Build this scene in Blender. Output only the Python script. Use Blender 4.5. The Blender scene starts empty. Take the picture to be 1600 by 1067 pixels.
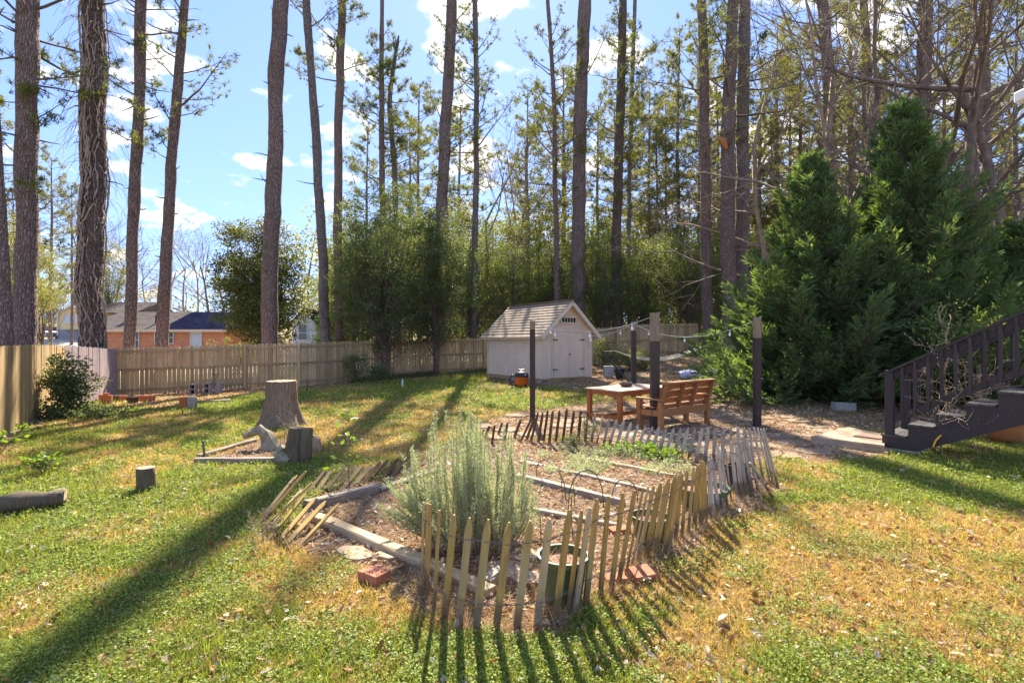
import bpy, math, random
import numpy as np
from mathutils import Vector, Matrix
R = math.radians
scene = bpy.context.scene
col = scene.collection
random.seed(7)
rng = np.random.default_rng(7)

# ------------------------------------------------------------------ camera, sky, sun, exposure
cam_d = bpy.data.cameras.new('camera'); cam_d.lens = 18; cam_d.sensor_width = 36
cam_d.clip_start = 0.05; cam_d.clip_end = 1500
cam = bpy.data.objects.new('camera', cam_d); col.objects.link(cam)
CAMZ = 1.8
cam.location = (0, 0, CAMZ); cam.rotation_euler = (R(90), 0, 0)
scene.camera = cam
SUN_EL, SUN_AZ = 42.0, -1.5           # azimuth from +Y towards +X
world = bpy.data.worlds.new('World'); scene.world = world; world.use_nodes = True
wn, wl = world.node_tree.nodes, world.node_tree.links
wn.clear()
def N(tree, t, **kw):
    n = tree.nodes.new(t)
    for k, v in kw.items():
        setattr(n, k, v)
    return n
def build_sky():
    T = world.node_tree
    sky = N(T, 'ShaderNodeTexSky', sky_type='NISHITA'); sky.sun_disc = False
    sky.sun_elevation = R(SUN_EL); sky.sun_rotation = R(SUN_AZ)
    sky.air_density = 1.0; sky.dust_density = 0.15; sky.ozone_density = 2.2
    tc = N(T, 'ShaderNodeTexCoord'); sep = N(T, 'ShaderNodeSeparateXYZ')
    wl.new(tc.outputs['Generated'], sep.inputs[0])
    ad = N(T, 'ShaderNodeMath', operation='MAXIMUM'); ad.inputs[1].default_value = 0.02
    wl.new(sep.outputs['Z'], ad.inputs[0])
    ad2 = N(T, 'ShaderNodeMath', operation='ADD'); ad2.inputs[1].default_value = 0.25
    wl.new(ad.outputs[0], ad2.inputs[0])
    dx = N(T, 'ShaderNodeMath', operation='DIVIDE'); dy = N(T, 'ShaderNodeMath', operation='DIVIDE')
    wl.new(sep.outputs['X'], dx.inputs[0]); wl.new(ad2.outputs[0], dx.inputs[1])
    wl.new(sep.outputs['Y'], dy.inputs[0]); wl.new(ad2.outputs[0], dy.inputs[1])
    cb = N(T, 'ShaderNodeCombineXYZ'); wl.new(dx.outputs[0], cb.inputs[0]); wl.new(dy.outputs[0], cb.inputs[1])
    cb.inputs[2].default_value = 3.7
    n1 = N(T, 'ShaderNodeTexNoise'); n1.inputs['Scale'].default_value = 4.6; n1.inputs['Detail'].default_value = 9
    n1.inputs['Roughness'].default_value = 0.55
    wl.new(cb.outputs[0], n1.inputs['Vector'])
    rp = N(T, 'ShaderNodeValToRGB'); rp.color_ramp.elements[0].position = 0.54; rp.color_ramp.elements[1].position = 0.63
    rp.color_ramp.interpolation = 'EASE'
    wl.new(n1.outputs['Fac'], rp.inputs['Fac'])
    gm = N(T, 'ShaderNodeGamma'); gm.inputs['Gamma'].default_value = 0.55; wl.new(sky.outputs[0], gm.inputs['Color'])
    hs = N(T, 'ShaderNodeMix', data_type='RGBA', blend_type='MULTIPLY'); hs.inputs['Factor'].default_value = 1
    wl.new(gm.outputs[0], hs.inputs['A']); hs.inputs['B'].default_value = (0.52, 0.645, 1.0, 1)
    mx = N(T, 'ShaderNodeMix', data_type='RGBA'); wl.new(rp.outputs['Color'], mx.inputs['Factor'])
    sc = N(T, 'ShaderNodeMath', operation='MULTIPLY'); sc.inputs[1].default_value = 0.9
    wl.new(rp.outputs['Alpha'], sc.inputs[0])
    wl.new(hs.outputs['Result'], mx.inputs['A']); mx.inputs['B'].default_value = (2.6, 2.55, 2.55, 1)
    bg = N(T, 'ShaderNodeBackground'); bg.inputs['Strength'].default_value = 0.15
    wl.new(mx.outputs['Result'], bg.inputs['Color'])
    out = N(T, 'ShaderNodeOutputWorld'); wl.new(bg.outputs[0], out.inputs[0])
build_sky()
sun_d = bpy.data.lights.new('sun', 'SUN'); sun_d.energy = 4.2; sun_d.angle = R(0.55); sun_d.color = (1.0, 0.90, 0.74)
sun = bpy.data.objects.new('sun', sun_d); col.objects.link(sun)
sun.location = (0, 40, 40)
sun.rotation_euler = (R(-(90 - SUN_EL)), 0, R(-SUN_AZ))
scene.view_settings.view_transform = 'Standard'; scene.view_settings.look = 'None'
scene.view_settings.gamma = 1; scene.view_settings.use_curve_mapping = False
scene.view_settings.exposure = 1.97
scene.cycles.max_bounces = 6; scene.cycles.transparent_max_bounces = 6
scene.cycles.transmission_bounces = 4; scene.cycles.diffuse_bounces = 4; scene.cycles.glossy_bounces = 2
scene.cycles.sample_clamp_indirect = 6
scene.cycles.use_denoising = True

# ------------------------------------------------------------------ noise + terrain
def _hash(ix, iy, seed):
    h = (ix.astype(np.int64) * 374761393 + iy.astype(np.int64) * 668265263 + seed * 974634777) & 0xffffffff
    h = ((h ^ (h >> 13)) * 1274126177) & 0xffffffff
    return ((h ^ (h >> 16)) & 0xffff) / 65535.0
def vnoise(x, y, seed=0):
    x = np.asarray(x, float); y = np.asarray(y, float)
    ix = np.floor(x); iy = np.floor(y); fx = x - ix; fy = y - iy
    fx = fx * fx * (3 - 2 * fx); fy = fy * fy * (3 - 2 * fy)
    a = _hash(ix, iy, seed); b = _hash(ix + 1, iy, seed); c = _hash(ix, iy + 1, seed); d = _hash(ix + 1, iy + 1, seed)
    return (a * (1 - fx) + b * fx) * (1 - fy) + (c * (1 - fx) + d * fx) * fy
def fbm(x, y, seed=0, o=4):
    s = 0; a = .5; t = 0
    for i in range(o):
        s = s + a * vnoise(x * 2 ** i, y * 2 ** i, seed + i * 17); t += a; a *= .55
    return s / t
def sstep(v, a, b):
    t = np.clip((v - a) / (b - a), 0, 1); return t * t * (3 - 2 * t)
def H(x, y):
    x = np.asarray(x, float); y = np.asarray(y, float)
    z = sstep(y, 12, 20) * 0.034 * (np.clip(x, -16, 9) + 6.9)
    z = z + sstep(y, 18, 28) * 0.05 * np.clip(x + 1.5, 0, 9)
    z = z + sstep(y, 45, 62) * 2.4 + np.maximum(0, y - 62) * 0.035
    z = z + (fbm(x * .9, y * .9, 5, 3) - .5) * 0.05 * sstep(y, 1, 4)
    return z
def h(x, y): return float(H(x, y))
def G(px, py, f=None):
    """ground point seen at a pixel of the photograph"""
    vx = (px - 800) / 800.; vz = (533.5 - py) / 800.
    D = CAMZ / max(-vz, 1e-3)
    for _ in range(25):
        z = h(vx * D, D); D2 = (z - CAMZ) / vz; D = D + .7 * (D2 - D)
    return Vector((vx * D, D, h(vx * D, D)))
def P(px, py, D):
    return Vector(((px - 800) / 800. * D, D, CAMZ + (533.5 - py) / 800. * D))

# ------------------------------------------------------------------ object helpers
def tag(o, label=None, cat=None, group=None, kind=None):
    if label: o['label'] = label
    if cat: o['category'] = cat
    if group: o['group'] = group
    if kind: o['kind'] = kind
    return o
def thing(name, label, cat, loc=(0, 0, 0), group=None, rz=0):
    o = bpy.data.objects.new(name, None); col.objects.link(o)
    o.location = loc; o.rotation_euler = (0, 0, rz); o.empty_display_size = .2
    return tag(o, label, cat, group)
class MB:
    def __init__(s): s.v = []; s.f = []
    def add(s, vs, fs):
        b = len(s.v); s.v += [tuple(v) for v in vs]; s.f += [tuple(i + b for i in f) for f in fs]; return s
    def box(s, c, d, ax=None, jit=0):
        """c centre, d full sizes, ax: (x,y,z) axes"""
        c = Vector(c); X, Y, Z = ax if ax else (Vector((1, 0, 0)), Vector((0, 1, 0)), Vector((0, 0, 1)))
        vs = []
        for k in (-1, 1):
            for j in (-1, 1):
                for i in (-1, 1):
                    p = c + X * (i * d[0] / 2) + Y * (j * d[1] / 2) + Z * (k * d[2] / 2)
                    if jit: p += Vector((random.uniform(-jit, jit), random.uniform(-jit, jit), random.uniform(-jit, jit)))
                    vs.append(p)
        return s.add(vs, [(0, 2, 3, 1), (4, 5, 7, 6), (0, 1, 5, 4), (2, 6, 7, 3), (0, 4, 6, 2), (1, 3, 7, 5)])
    def bar(s, a, b, w, t, up=(0, 0, 1), jit=0):
        a = Vector(a); b = Vector(b); X = (b - a); L = X.length; X.normalize()
        Y = Vector(up).cross(X)
        if Y.length < 1e-4: Y = Vector((0, 1, 0))
        Y.normalize(); Z = X.cross(Y).normalized()
        return s.box((a + b) / 2, (L, w, t), (X, Y, Z), jit)
    def tube(s, pts, rad, n=8, cap=True, jit=0):
        pts = [Vector(p) for p in pts]
        if not hasattr(rad, '__len__'): rad = [rad] * len(pts)
        vs = []; fs = []; prev = None
        for i, p in enumerate(pts):
            t = (pts[min(i + 1, len(pts) - 1)] - pts[max(i - 1, 0)])
            if t.length < 1e-7: t = Vector((0, 0, 1))
            t.normalize()
            if prev is None:
                u = t.cross(Vector((0, 0, 1)));
                if u.length < .05: u = t.cross(Vector((0, 1, 0)))
            else:
                u = prev - t * prev.dot(t)
            u.normalize(); prev = u; w = t.cross(u)
            for k in range(n):
                a = 2 * math.pi * k / n; rr = rad[i] * (1 + (random.uniform(-jit, jit) if jit else 0))
                vs.append(p + u * (math.cos(a) * rr) + w * (math.sin(a) * rr))
        for i in range(len(pts) - 1):
            for k in range(n):
                a = i * n + k; b = i * n + (k + 1) % n
                fs.append((a, b, b + n, a + n))
        if cap:
            fs.append(tuple(range(n - 1, -1, -1))); fs.append(tuple((len(pts) - 1) * n + k for k in range(n)))
        return s.add(vs, fs)
    def lathe(s, c, prof, n=24, jit=0):
        vs = []; fs = []
        for r, z in prof:
            for k in range(n):
                a = 2 * math.pi * k / n; rr = r * (1 + random.uniform(-jit, jit))
                vs.append((c[0] + math.cos(a) * rr, c[1] + math.sin(a) * rr, c[2] + z))
        for i in range(len(prof) - 1):
            for k in range(n):
                a = i * n + k; b = i * n + (k + 1) % n
                fs.append((a, b, b + n, a + n))
        return s.add(vs, fs)
    def prism(s, poly, vec):
        vec = Vector(vec); n = len(poly); a = [Vector(p) for p in poly]
        return s.add(a + [p + vec for p in a], [tuple(range(n - 1, -1, -1)), tuple(range(n, 2 * n))] +
                     [(i, (i + 1) % n, n + (i + 1) % n, n + i) for i in range(n)])
    def build(s, name, mat, parent=None, smooth=False, bevel=0, origin=None):
        me = bpy.data.meshes.new(name)
        o_ = Vector(origin) if origin is not None else (Vector(parent.location) if parent else Vector((0, 0, 0)))
        if parent is not None and origin is None and parent.parent is not None: o_ = o_ + Vector(parent.parent.location)
        if parent is not None and origin is None and parent.get('_ow') is not None: o_ = Vector(parent['_ow'])
        me.from_pydata([(v[0] - o_.x, v[1] - o_.y, v[2] - o_.z) for v in s.v], [], s.f)
        me.validate(); me.update()
        if smooth: me.polygons.foreach_set('use_smooth', [True] * len(me.polygons))
        me.materials.append(mat)
        o = bpy.data.objects.new(name, me); col.objects.link(o)
        if parent: o.parent = parent
        if bevel:
            md = o.modifiers.new('bevel', 'BEVEL'); md.width = bevel; md.segments = 2; md.limit_method = 'ANGLE'
        return o
def solo(mb, name, mat, label, cat, loc, group=None, **k):
    """a thing that is one mesh, its origin at loc"""
    o = mb.build(name, mat, None, origin=loc, **k); o.location = loc
    return tag(o, label, cat, group)
def npmesh(name, V, F, mat, colr=None, smooth=False):
    """V (n,3), F (m,k) all same k; colr (n,3) point colours"""
    me = bpy.data.meshes.new(name); F = np.asarray(F, np.int32); k = F.shape[1]
    me.vertices.add(len(V)); me.vertices.foreach_set('co', np.asarray(V, np.float32).ravel())
    me.loops.add(F.size); me.loops.foreach_set('vertex_index', F.ravel())
    me.polygons.add(len(F)); me.polygons.foreach_set('loop_start', np.arange(len(F), dtype=np.int32) * k)
    me.polygons.foreach_set('loop_total', np.full(len(F), k, np.int32))
    if smooth: me.polygons.foreach_set('use_smooth', np.ones(len(F), bool))
    if colr is not None:
        at = me.color_attributes.new('Col', 'FLOAT_COLOR', 'POINT')
        c4 = np.ones((len(V), 4), np.float32); c4[:, :3] = colr; at.data.foreach_set('color', c4.ravel())
    me.update(calc_edges=True); me.materials.append(mat)
    return me
def link(name, me, parent=None, loc=None):
    o = bpy.data.objects.new(name, me); col.objects.link(o)
    if parent: o.parent = parent
    if loc is not None: o.location = loc
    return o
def copy_tree(o, parent=None):
    c = o.copy(); col.objects.link(c); c.parent = parent
    for ch in list(o.children): copy_tree(ch, c)
    return c
def tubes_np(paths, n=5):
    """paths: list of (pts (k,3), radii (k)) -> V, F quads"""
    V = []; F = []; b = 0
    ang = np.arange(n) * 2 * np.pi / n; ca, sa = np.cos(ang), np.sin(ang)
    for pts, rad in paths:
        pts = np.asarray(pts, float); k = len(pts); rad = np.asarray(rad, float)
        t = np.gradient(pts, axis=0); t /= np.linalg.norm(t, axis=1, keepdims=True) + 1e-9
        u = np.cross(t, [0.03, 0.05, 1.0]); ln = np.linalg.norm(u, axis=1, keepdims=True)
        u = np.where(ln < .1, np.cross(t, [0, 1., 0.1]), u); u /= np.linalg.norm(u, axis=1, keepdims=True) + 1e-9
        w = np.cross(t, u)
        ring = pts[:, None] + rad[:, None, None] * (ca[None, :, None] * u[:, None] + sa[None, :, None] * w[:, None])
        V.append(ring.reshape(-1, 3))
        i = np.arange(k - 1)[:, None] * n; j = np.arange(n)[None]
        a = i + j; c = i + (j + 1) % n
        F.append(np.stack([a, c, c + n, a + n], -1).reshape(-1, 4) + b); b += k * n
    return np.concatenate(V), np.concatenate(F)
def unit(v): return v / (np.linalg.norm(v, axis=-1, keepdims=True) + 1e-9)
def rvec(n, r=None):
    r = r or rng; return unit(r.normal(size=(n, 3)))
def leaves(C, L, W, axis=None, nrm=None, r=None, fold=0):
    """rhombus leaves: centres C (n,3), length L, width W arrays; returns V, F(quads)"""
    r = r or rng; n = len(C)
    axis = rvec(n, r) if axis is None else unit(axis)
    q = rvec(n, r) if nrm is None else nrm
    s = unit(np.cross(axis, q)); L = np.broadcast_to(L, n)[:, None]; W = np.broadcast_to(W, n)[:, None]
    m = C + axis * L * .45
    V = np.stack([C, m + s * W * .5, C + axis * L, m - s * W * .5], 1).reshape(-1, 3)
    return V, np.arange(4 * n).reshape(-1, 4)
def blades(C, D, L, W, r=None):
    """one thin triangle each"""
    r = r or rng; n = len(C); D = unit(D); s = unit(np.cross(D, rvec(n, r)))
    L = np.broadcast_to(L, n)[:, None]; W = np.broadcast_to(W, n)[:, None]
    V = np.stack([C - s * W / 2, C + s * W / 2, C + D * L], 1).reshape(-1, 3)
    return V, np.arange(3 * n).reshape(-1, 3)

# ------------------------------------------------------------------ materials
def newmat(name):
    m = bpy.data.materials.new(name); m.use_nodes = True; T = m.node_tree
    b = T.nodes['Principled BSDF']; return m, T, b
def mixc(T, fac, a, b, blend='MIX'):
    m = N(T, 'ShaderNodeMix', data_type='RGBA', blend_type=blend)
    for s, v in (('Factor', fac), ('A', a), ('B', b)):
        if isinstance(v, (int, float)): m.inputs[s].default_value = v
        elif isinstance(v, tuple): m.inputs[s].default_value = (*v, 1) if len(v) == 3 else v
        else: T.links.new(v, m.inputs[s])
    return m.outputs['Result']
def noise(T, vec, scale, detail=4, rough=.55, stretch=None):
    if stretch:
        mp = N(T, 'ShaderNodeMapping'); mp.inputs['Scale'].default_value = stretch; T.links.new(vec, mp.inputs[0]); vec = mp.outputs[0]
    n = N(T, 'ShaderNodeTexNoise'); n.inputs['Scale'].default_value = scale; n.inputs['Detail'].default_value = detail
    n.inputs['Roughness'].default_value = rough; T.links.new(vec, n.inputs['Vector']); return n.outputs['Fac']
def ramp(T, fac, stops):
    r = N(T, 'ShaderNodeValToRGB'); e = r.color_ramp.elements
    while len(e) < len(stops): e.new(.5)
    for i, (p, c) in enumerate(stops):
        e[i].position = p; e[i].color = (*c, 1) if len(c) == 3 else c
    T.links.new(fac, r.inputs['Fac']); return r.outputs['Color']
def bump(T, b, hgt, strength=.3, dist=.01):
    n = N(T, 'ShaderNodeBump'); n.inputs['Strength'].default_value = strength; n.inputs['Distance'].default_value = dist
    T.links.new(hgt, n.inputs['Height']); T.links.new(n.outputs[0], b.inputs['Normal'])
def coords(T, which='Object'):
    return N(T, 'ShaderNodeTexCoord').outputs[which]
def setv(b, k, v): b.inputs[k].default_value = v
def g3(v): return (v, v, v)
def mat_wood(name, base, dark, axis='z', rough=.8, moss=None, rand=.35, scale=6, var=.5, foot=0):
    """grain runs along the given local axis; each object gets its own tone"""
    m, T, b = newmat(name); c = coords(T)
    oi = N(T, 'ShaderNodeObjectInfo')
    off = N(T, 'ShaderNodeVectorMath', operation='MULTIPLY_ADD'); T.links.new(c, off.inputs[0])
    off.inputs[1].default_value = (1, 1, 1); cb = N(T, 'ShaderNodeCombineXYZ')
    ml = N(T, 'ShaderNodeMath', operation='MULTIPLY'); ml.inputs[1].default_value = 37; T.links.new(oi.outputs['Random'], ml.inputs[0])
    for i in range(3): T.links.new(ml.outputs[0], cb.inputs[i])
    T.links.new(cb.outputs[0], off.inputs[2]); c = off.outputs[0]
    st = {'z': (9, 9, .7), 'x': (.7, 9, 9), 'y': (9, .7, 9)}[axis]
    g = noise(T, c, scale, 5, .6, st)
    blot = noise(T, c, 1.7, 3, .6)
    colr = ramp(T, g, [(.3, dark), (.62, base)])
    dk = tuple(v * .55 for v in base)
    colr = mixc(T, ramp(T, blot, [(.42, g3(0)), (.68, g3(var))]), colr, dk)
    if moss: 
        mo = noise(T, c, .9, 3, .6); colr = mixc(T, ramp(T, mo, [(.45, g3(0)), (.7, g3(.75))]), colr, moss)
    if foot:   # soil staining at the foot, grey weathering that differs from piece to piece
        sp = N(T, 'ShaderNodeSeparateXYZ'); T.links.new(coords(T), sp.inputs[0]); nz = noise(T, c, 3.0, 4, .7)
        ad = N(T, 'ShaderNodeMath', operation='MULTIPLY_ADD'); T.links.new(nz, ad.inputs[0]); ad.inputs[1].default_value = -.45; T.links.new(sp.outputs['Z'], ad.inputs[2])
        colr = mixc(T, ramp(T, ad.outputs[0], [(.0, g3(.85)), (.14, g3(0))]), colr, (.13, .085, .05))
        gy = N(T, 'ShaderNodeMath', operation='MULTIPLY'); T.links.new(oi.outputs['Random'], gy.inputs[0]); T.links.new(noise(T, c, 2.2, 4, .7), gy.inputs[1])
        colr = mixc(T, ramp(T, gy.outputs[0], [(.25, g3(0)), (.55, g3(.55))]), colr, (.36, .32, .26))
    mr = N(T, 'ShaderNodeMapRange'); T.links.new(oi.outputs['Random'], mr.inputs[0]); mr.inputs['To Min'].default_value = 1 - rand; mr.inputs['To Max'].default_value = 1 + rand
    hv = N(T, 'ShaderNodeHueSaturation'); T.links.new(mr.outputs[0], hv.inputs['Value']); T.links.new(colr, hv.inputs['Color'])
    T.links.new(hv.outputs[0], b.inputs['Base Color']); setv(b, 'Roughness', rough); setv(b, 'Specular IOR Level', .3)
    bump(T, b, g, .35, .006); return m
def mat_plain(name, c, rough=.7, var=.25, sc=8, metal=0, spec=.4, bmp=.15, det=5):
    m, T, b = newmat(name); v = coords(T); n = noise(T, v, sc, det)
    T.links.new(ramp(T, n, [(.3, tuple(x * (1 - var) for x in c)), (.7, tuple(min(1, x * (1 + var * .6)) for x in c))]), b.inputs['Base Color'])
    setv(b, 'Roughness', rough); setv(b, 'Metallic', metal); setv(b, 'Specular IOR Level', spec)
    if bmp: bump(T, b, n, bmp, .01)
    return m
def mat_bark(name, a, b_, c_, scale=5, lich=(.42, .42, .40), lamt=.35, bs=1.2):
    m, T, b = newmat(name); v = coords(T)
    mp = N(T, 'ShaderNodeMapping'); mp.inputs['Scale'].default_value = (2.0, 2.0, .62); T.links.new(v, mp.inputs[0])
    wob = N(T, 'ShaderNodeTexNoise'); wob.inputs['Scale'].default_value = 2.5; T.links.new(mp.outputs[0], wob.inputs['Vector'])
    vm = mixc(T, .12, mp.outputs[0], wob.outputs['Color'])
    vo = N(T, 'ShaderNodeTexVoronoi', feature='DISTANCE_TO_EDGE'); vo.inputs['Scale'].default_value = scale; T.links.new(vm, vo.inputs['Vector'])
    vc = N(T, 'ShaderNodeTexVoronoi'); vc.inputs['Scale'].default_value = scale; T.links.new(vm, vc.inputs['Vector'])
    big = noise(T, v, .6, 4)
    colr = mixc(T, vc.outputs['Color'], a, b_); colr = mixc(T, ramp(T, noise(T, v, 22, 5, .7, (1, 1, .35)), [(.35, g3(.6)), (.6, g3(0))]), colr, c_)
    colr = mixc(T, ramp(T, vo.outputs['Distance'], [(0., g3(.75)), (.09, g3(0))]), colr, c_)
    fine = noise(T, v, 14, 5, .7)
    colr = mixc(T, ramp(T, fine, [(.56, g3(0)), (.66, g3(lamt * 1.6))]), colr, lich)
    colr = mixc(T, ramp(T, big, [(.35, g3(0)), (.7, g3(.45))]), colr, tuple(x * .6 for x in a))
    T.links.new(colr, b.inputs['Base Color']); setv(b, 'Roughness', .92); setv(b, 'Specular IOR Level', .2)
    hh = mixc(T, .35, ramp(T, vo.outputs['Distance'], [(0, g3(0)), (.2, g3(1))]), fine)
    bump(T, b, hh, bs, .05); return m
def mat_leaf(name, c1, c2, trans=.45, tcol=None, rough=.55, spec=.35, vcol=False, sc=1.2):
    """leaf tissue: reflects and lets light through"""
    m, T, b = newmat(name)
    gi = N(T, 'ShaderNodeNewGeometry')
    if vcol:
        at = N(T, 'ShaderNodeAttribute'); at.attribute_name = 'Col'; colr = at.outputs['Color']
        hv = N(T, 'ShaderNodeHueSaturation'); mr = N(T, 'ShaderNodeMapRange'); T.links.new(gi.outputs['Random Per Island'], mr.inputs[0])
        mr.inputs['To Min'].default_value = .65; mr.inputs['To Max'].default_value = 1.4
        T.links.new(mr.outputs[0], hv.inputs['Value']); T.links.new(colr, hv.inputs['Color']); colr = hv.outputs[0]
    else:
        colr = mixc(T, gi.outputs['Random Per Island'], c1, c2)
        big = noise(T, coords(T), sc, 2)
        colr = mixc(T, ramp(T, big, [(.35, g3(0)), (.65, g3(.6))]), colr, c2)
    T.links.new(colr, b.inputs['Base Color']); setv(b, 'Roughness', rough); setv(b, 'Specular IOR Level', spec)
    tr = N(T, 'ShaderNodeBsdfTranslucent')
    if tcol is None: tcol = (1.5, 1.45, .7)
    T.links.new(mixc(T, 1, colr, tcol, 'MULTIPLY'), tr.inputs['Color'])
    ms = N(T, 'ShaderNodeMixShader'); ms.inputs[0].default_value = trans
    T.links.new(b.outputs[0], ms.inputs[1]); T.links.new(tr.outputs[0], ms.inputs[2])
    T.links.new(ms.outputs[0], T.nodes['Material Output'].inputs['Surface']); return m

M = {}
M['bark'] = mat_bark('pine_bark', (.27, .185, .15), (.44, .32, .27), (.15, .105, .085), 9, (.5, .46, .42), .5)
M['bark_grey'] = mat_bark('grey_bark', (.27, .22, .19), (.40, .34, .30), (.12, .09, .08), 10, (.5, .5, .48), .6)
M['bark_dark'] = mat_bark('dark_bark', (.19, .13, .10), (.32, .225, .18), (.07, .05, .04), 9)
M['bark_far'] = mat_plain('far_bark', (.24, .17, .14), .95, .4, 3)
M['branch'] = mat_plain('branch_bark', (.20, .145, .11), .95, .4, 6)
M['twig'] = mat_plain('twig', (.34, .25, .17), .9, .4, 6)
M['vine'] = mat_plain('dry_vine', (.40, .31, .24), .9, .4, 10)
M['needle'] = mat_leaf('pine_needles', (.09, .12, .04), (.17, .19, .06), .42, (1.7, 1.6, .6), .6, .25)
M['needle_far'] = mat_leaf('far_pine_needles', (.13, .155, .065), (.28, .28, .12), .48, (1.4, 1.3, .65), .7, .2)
M['cypress'] = mat_leaf('cypress_sprays', (.055, .100, .055), (.16, .22, .10), .4, (1.8, 1.9, .5), .6, .25)
M['holly'] = mat_leaf('holly_leaves', (.060, .098, .042), (.165, .20, .085), .42, (1.5, 1.4, .7), .6, .18)
M['privet'] = mat_leaf('privet_leaves', (.090, .135, .046), (.21, .25, .085), .45, (1.6, 1.5, .6), .55, .2)
M['magnolia'] = mat_leaf('magnolia_leaves', (.075, .11, .038), (.17, .19, .07), .4, (1.5, 1.3, .6), .5, .25)
M['sprout'] = mat_leaf('young_leaves', (.10, .19, .03), (.21, .30, .045), .42, (1.5, 1.5, .5), .45, .4)
M['rosemary'] = mat_leaf('rosemary_needles', (.22, .28, .15), (.46, .50, .33), .32, (1.4, 1.4, .8), .6, .3)
M['dryleaf'] = mat_leaf('dry_leaves', None, None, .3, (1.2, 1.0, .7), .6, .3, vcol=True)
M['grass'] = mat_leaf('grass_blades', None, None, .4, (1.25, 1.25, .7), .5, .3, vcol=True)
M['clover'] = mat_leaf('clover_leaves', None, None, .4, (1.3, 1.3, .6), .6, .2, vcol=True)
M['fence'] = mat_wood('weathered_pine', (.60, .43, .23), (.40, .27, .135), 'z', moss=(.40, .30, .13), rand=.22)
M['fence_sun'] = mat_wood('golden_pine', (.50, .34, .16), (.33, .20, .09), 'z', moss=(.30, .24, .10), rand=.18)
M['fence_grey'] = mat_wood('grey_purple_pine', (.42, .34, .34), (.27, .21, .22), 'z', rand=.15)
M['fence_rail'] = mat_wood('rail_pine', (.46, .34, .18), (.32, .22, .12), 'x', moss=(.3, .24, .11), rand=.15)
M['picket'] = mat_wood('chestnut_picket', (.52, .34, .10), (.30, .18, .055), 'z', rand=.25, scale=5, moss=(.36, .26, .09), foot=1)
M['picket_grey'] = mat_wood('silver_picket', (.47, .42, .36), (.28, .24, .20), 'z', rand=.25, scale=5, foot=1)
M['picket_brown'] = mat_wood('brown_picket', (.15, .085, .04), (.08, .045, .025), 'z', rand=.25, scale=5)
M['timber'] = mat_wood('bed_timber', (.50, .38, .23), (.33, .24, .13), 'x', rand=.2)
M['timber_grey'] = mat_wood('old_timber', (.34, .28, .22), (.20, .155, .12), 'x', rand=.2)
M['redwood'] = mat_wood('stained_redwood', (.42, .155, .05), (.24, .08, .028), 'x', rand=.15, rough=.6, var=.3)
M['redwood_light'] = mat_wood('stained_bench_wood', (.40, .19, .075), (.24, .10, .04), 'x', rand=.2, rough=.65, var=.3)
M['top'] = mat_wood('table_top_wood', (.52, .38, .27), (.38, .26, .18), 'x', rand=.12, rough=.5, var=.25)
M['stair'] = mat_wood('dark_stain', (.060, .043, .044), (.033, .025, .026), 'x', rand=.2, rough=.55, var=.3)
M['tread'] = mat_wood('grey_tread', (.085, .078, .08), (.05, .045, .048), 'x', rand=.2, rough=.6)
M['post'] = mat_wood('dark_post', (.075, .055, .045), (.04, .03, .026), 'z', rand=.1, rough=.7)
M['post_top'] = mat_wood('raw_post_top', (.33, .25, .17), (.18, .13, .08), 'z', rand=.1)
M['log'] = mat_wood('log_bark', (.17, .125, .08), (.055, .04, .028), 'z', rand=0, scale=7, var=.6, moss=(.17, .16, .09))
M['cut'] = mat_plain('cut_wood', (.38, .28, .18), .9, .55, 16)
M['stump'] = mat_wood('stump_wood', (.30, .215, .14), (.10, .068, .043), 'z', rand=0, scale=4, var=.5)
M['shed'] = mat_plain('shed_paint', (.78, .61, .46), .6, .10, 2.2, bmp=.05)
M['shed_trim'] = mat_plain('shed_trim_paint', (.74, .60, .44), .6, .08, 3, bmp=.05)
M['white'] = mat_plain('white_paint', (.78, .78, .76), .55, .06, 4, bmp=.03)
M['black'] = mat_plain('black_metal', (.02, .02, .02), .45, .2, 8)
M['glass'] = mat_plain('dark_glass', (.03, .035, .04), .08, .1, 3, spec=.8, bmp=0)
M['shingle'] = mat_plain('shed_shingles', (.31, .24, .17), .9, .35, 30)
M['roof_far'] = mat_plain('grey_shingles', (.15, .13, .115), 1, .3, 2, spec=.0)
M['roof_dark'] = mat_plain('dark_shingles', (.014, .017, .04), 1, .4, 2, spec=.0)
M['orange'] = mat_plain('orange_plastic', (.75, .14, .02), .35, .08, 5, bmp=0)
M['blackp'] = mat_plain('black_plastic', (.02, .02, .022), .4, .1, 5, bmp=0)
M['green_pot'] = mat_plain('green_pot', (.06, .10, .055), .45, .2, 5, bmp=0)
M['terracotta'] = mat_plain('terracotta', (.50, .20, .07), .75, .2, 6)
M['brick'] = mat_plain('red_brick', (.42, .16, .085), .9, .3, 12)
M['concrete'] = mat_plain('concrete', (.38, .35, .31), .95, .2, 12)
M['slab'] = mat_plain('slab_concrete', (.38, .28, .19), .95, .3, 6)
M['paver'] = mat_plain('tan_paver', (.31, .22, .14), .95, .45, 5, bmp=.4)
M['wire'] = mat_plain('rusty_wire', (.16, .13, .11), .6, .3, 20, metal=.6)
M['cord'] = mat_plain('light_cord', (.55, .55, .52), .6, .1, 5, bmp=0)
M['bulb'] = mat_plain('frosted_bulb', (.85, .85, .82), .2, .05, 5, bmp=0)
M['rope'] = mat_plain('rope', (.72, .66, .52), .9, .15, 30)
M['stand'] = mat_plain('green_steel', (.03, .07, .05), .4, .1, 5, bmp=0)
M['tarp'] = mat_plain('pale_blue_tarp', (.50, .60, .95), .45, .25, 9)
M['stone'] = mat_plain('grey_stone', (.27, .235, .16), .95, .4, 9, bmp=.5)
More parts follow.
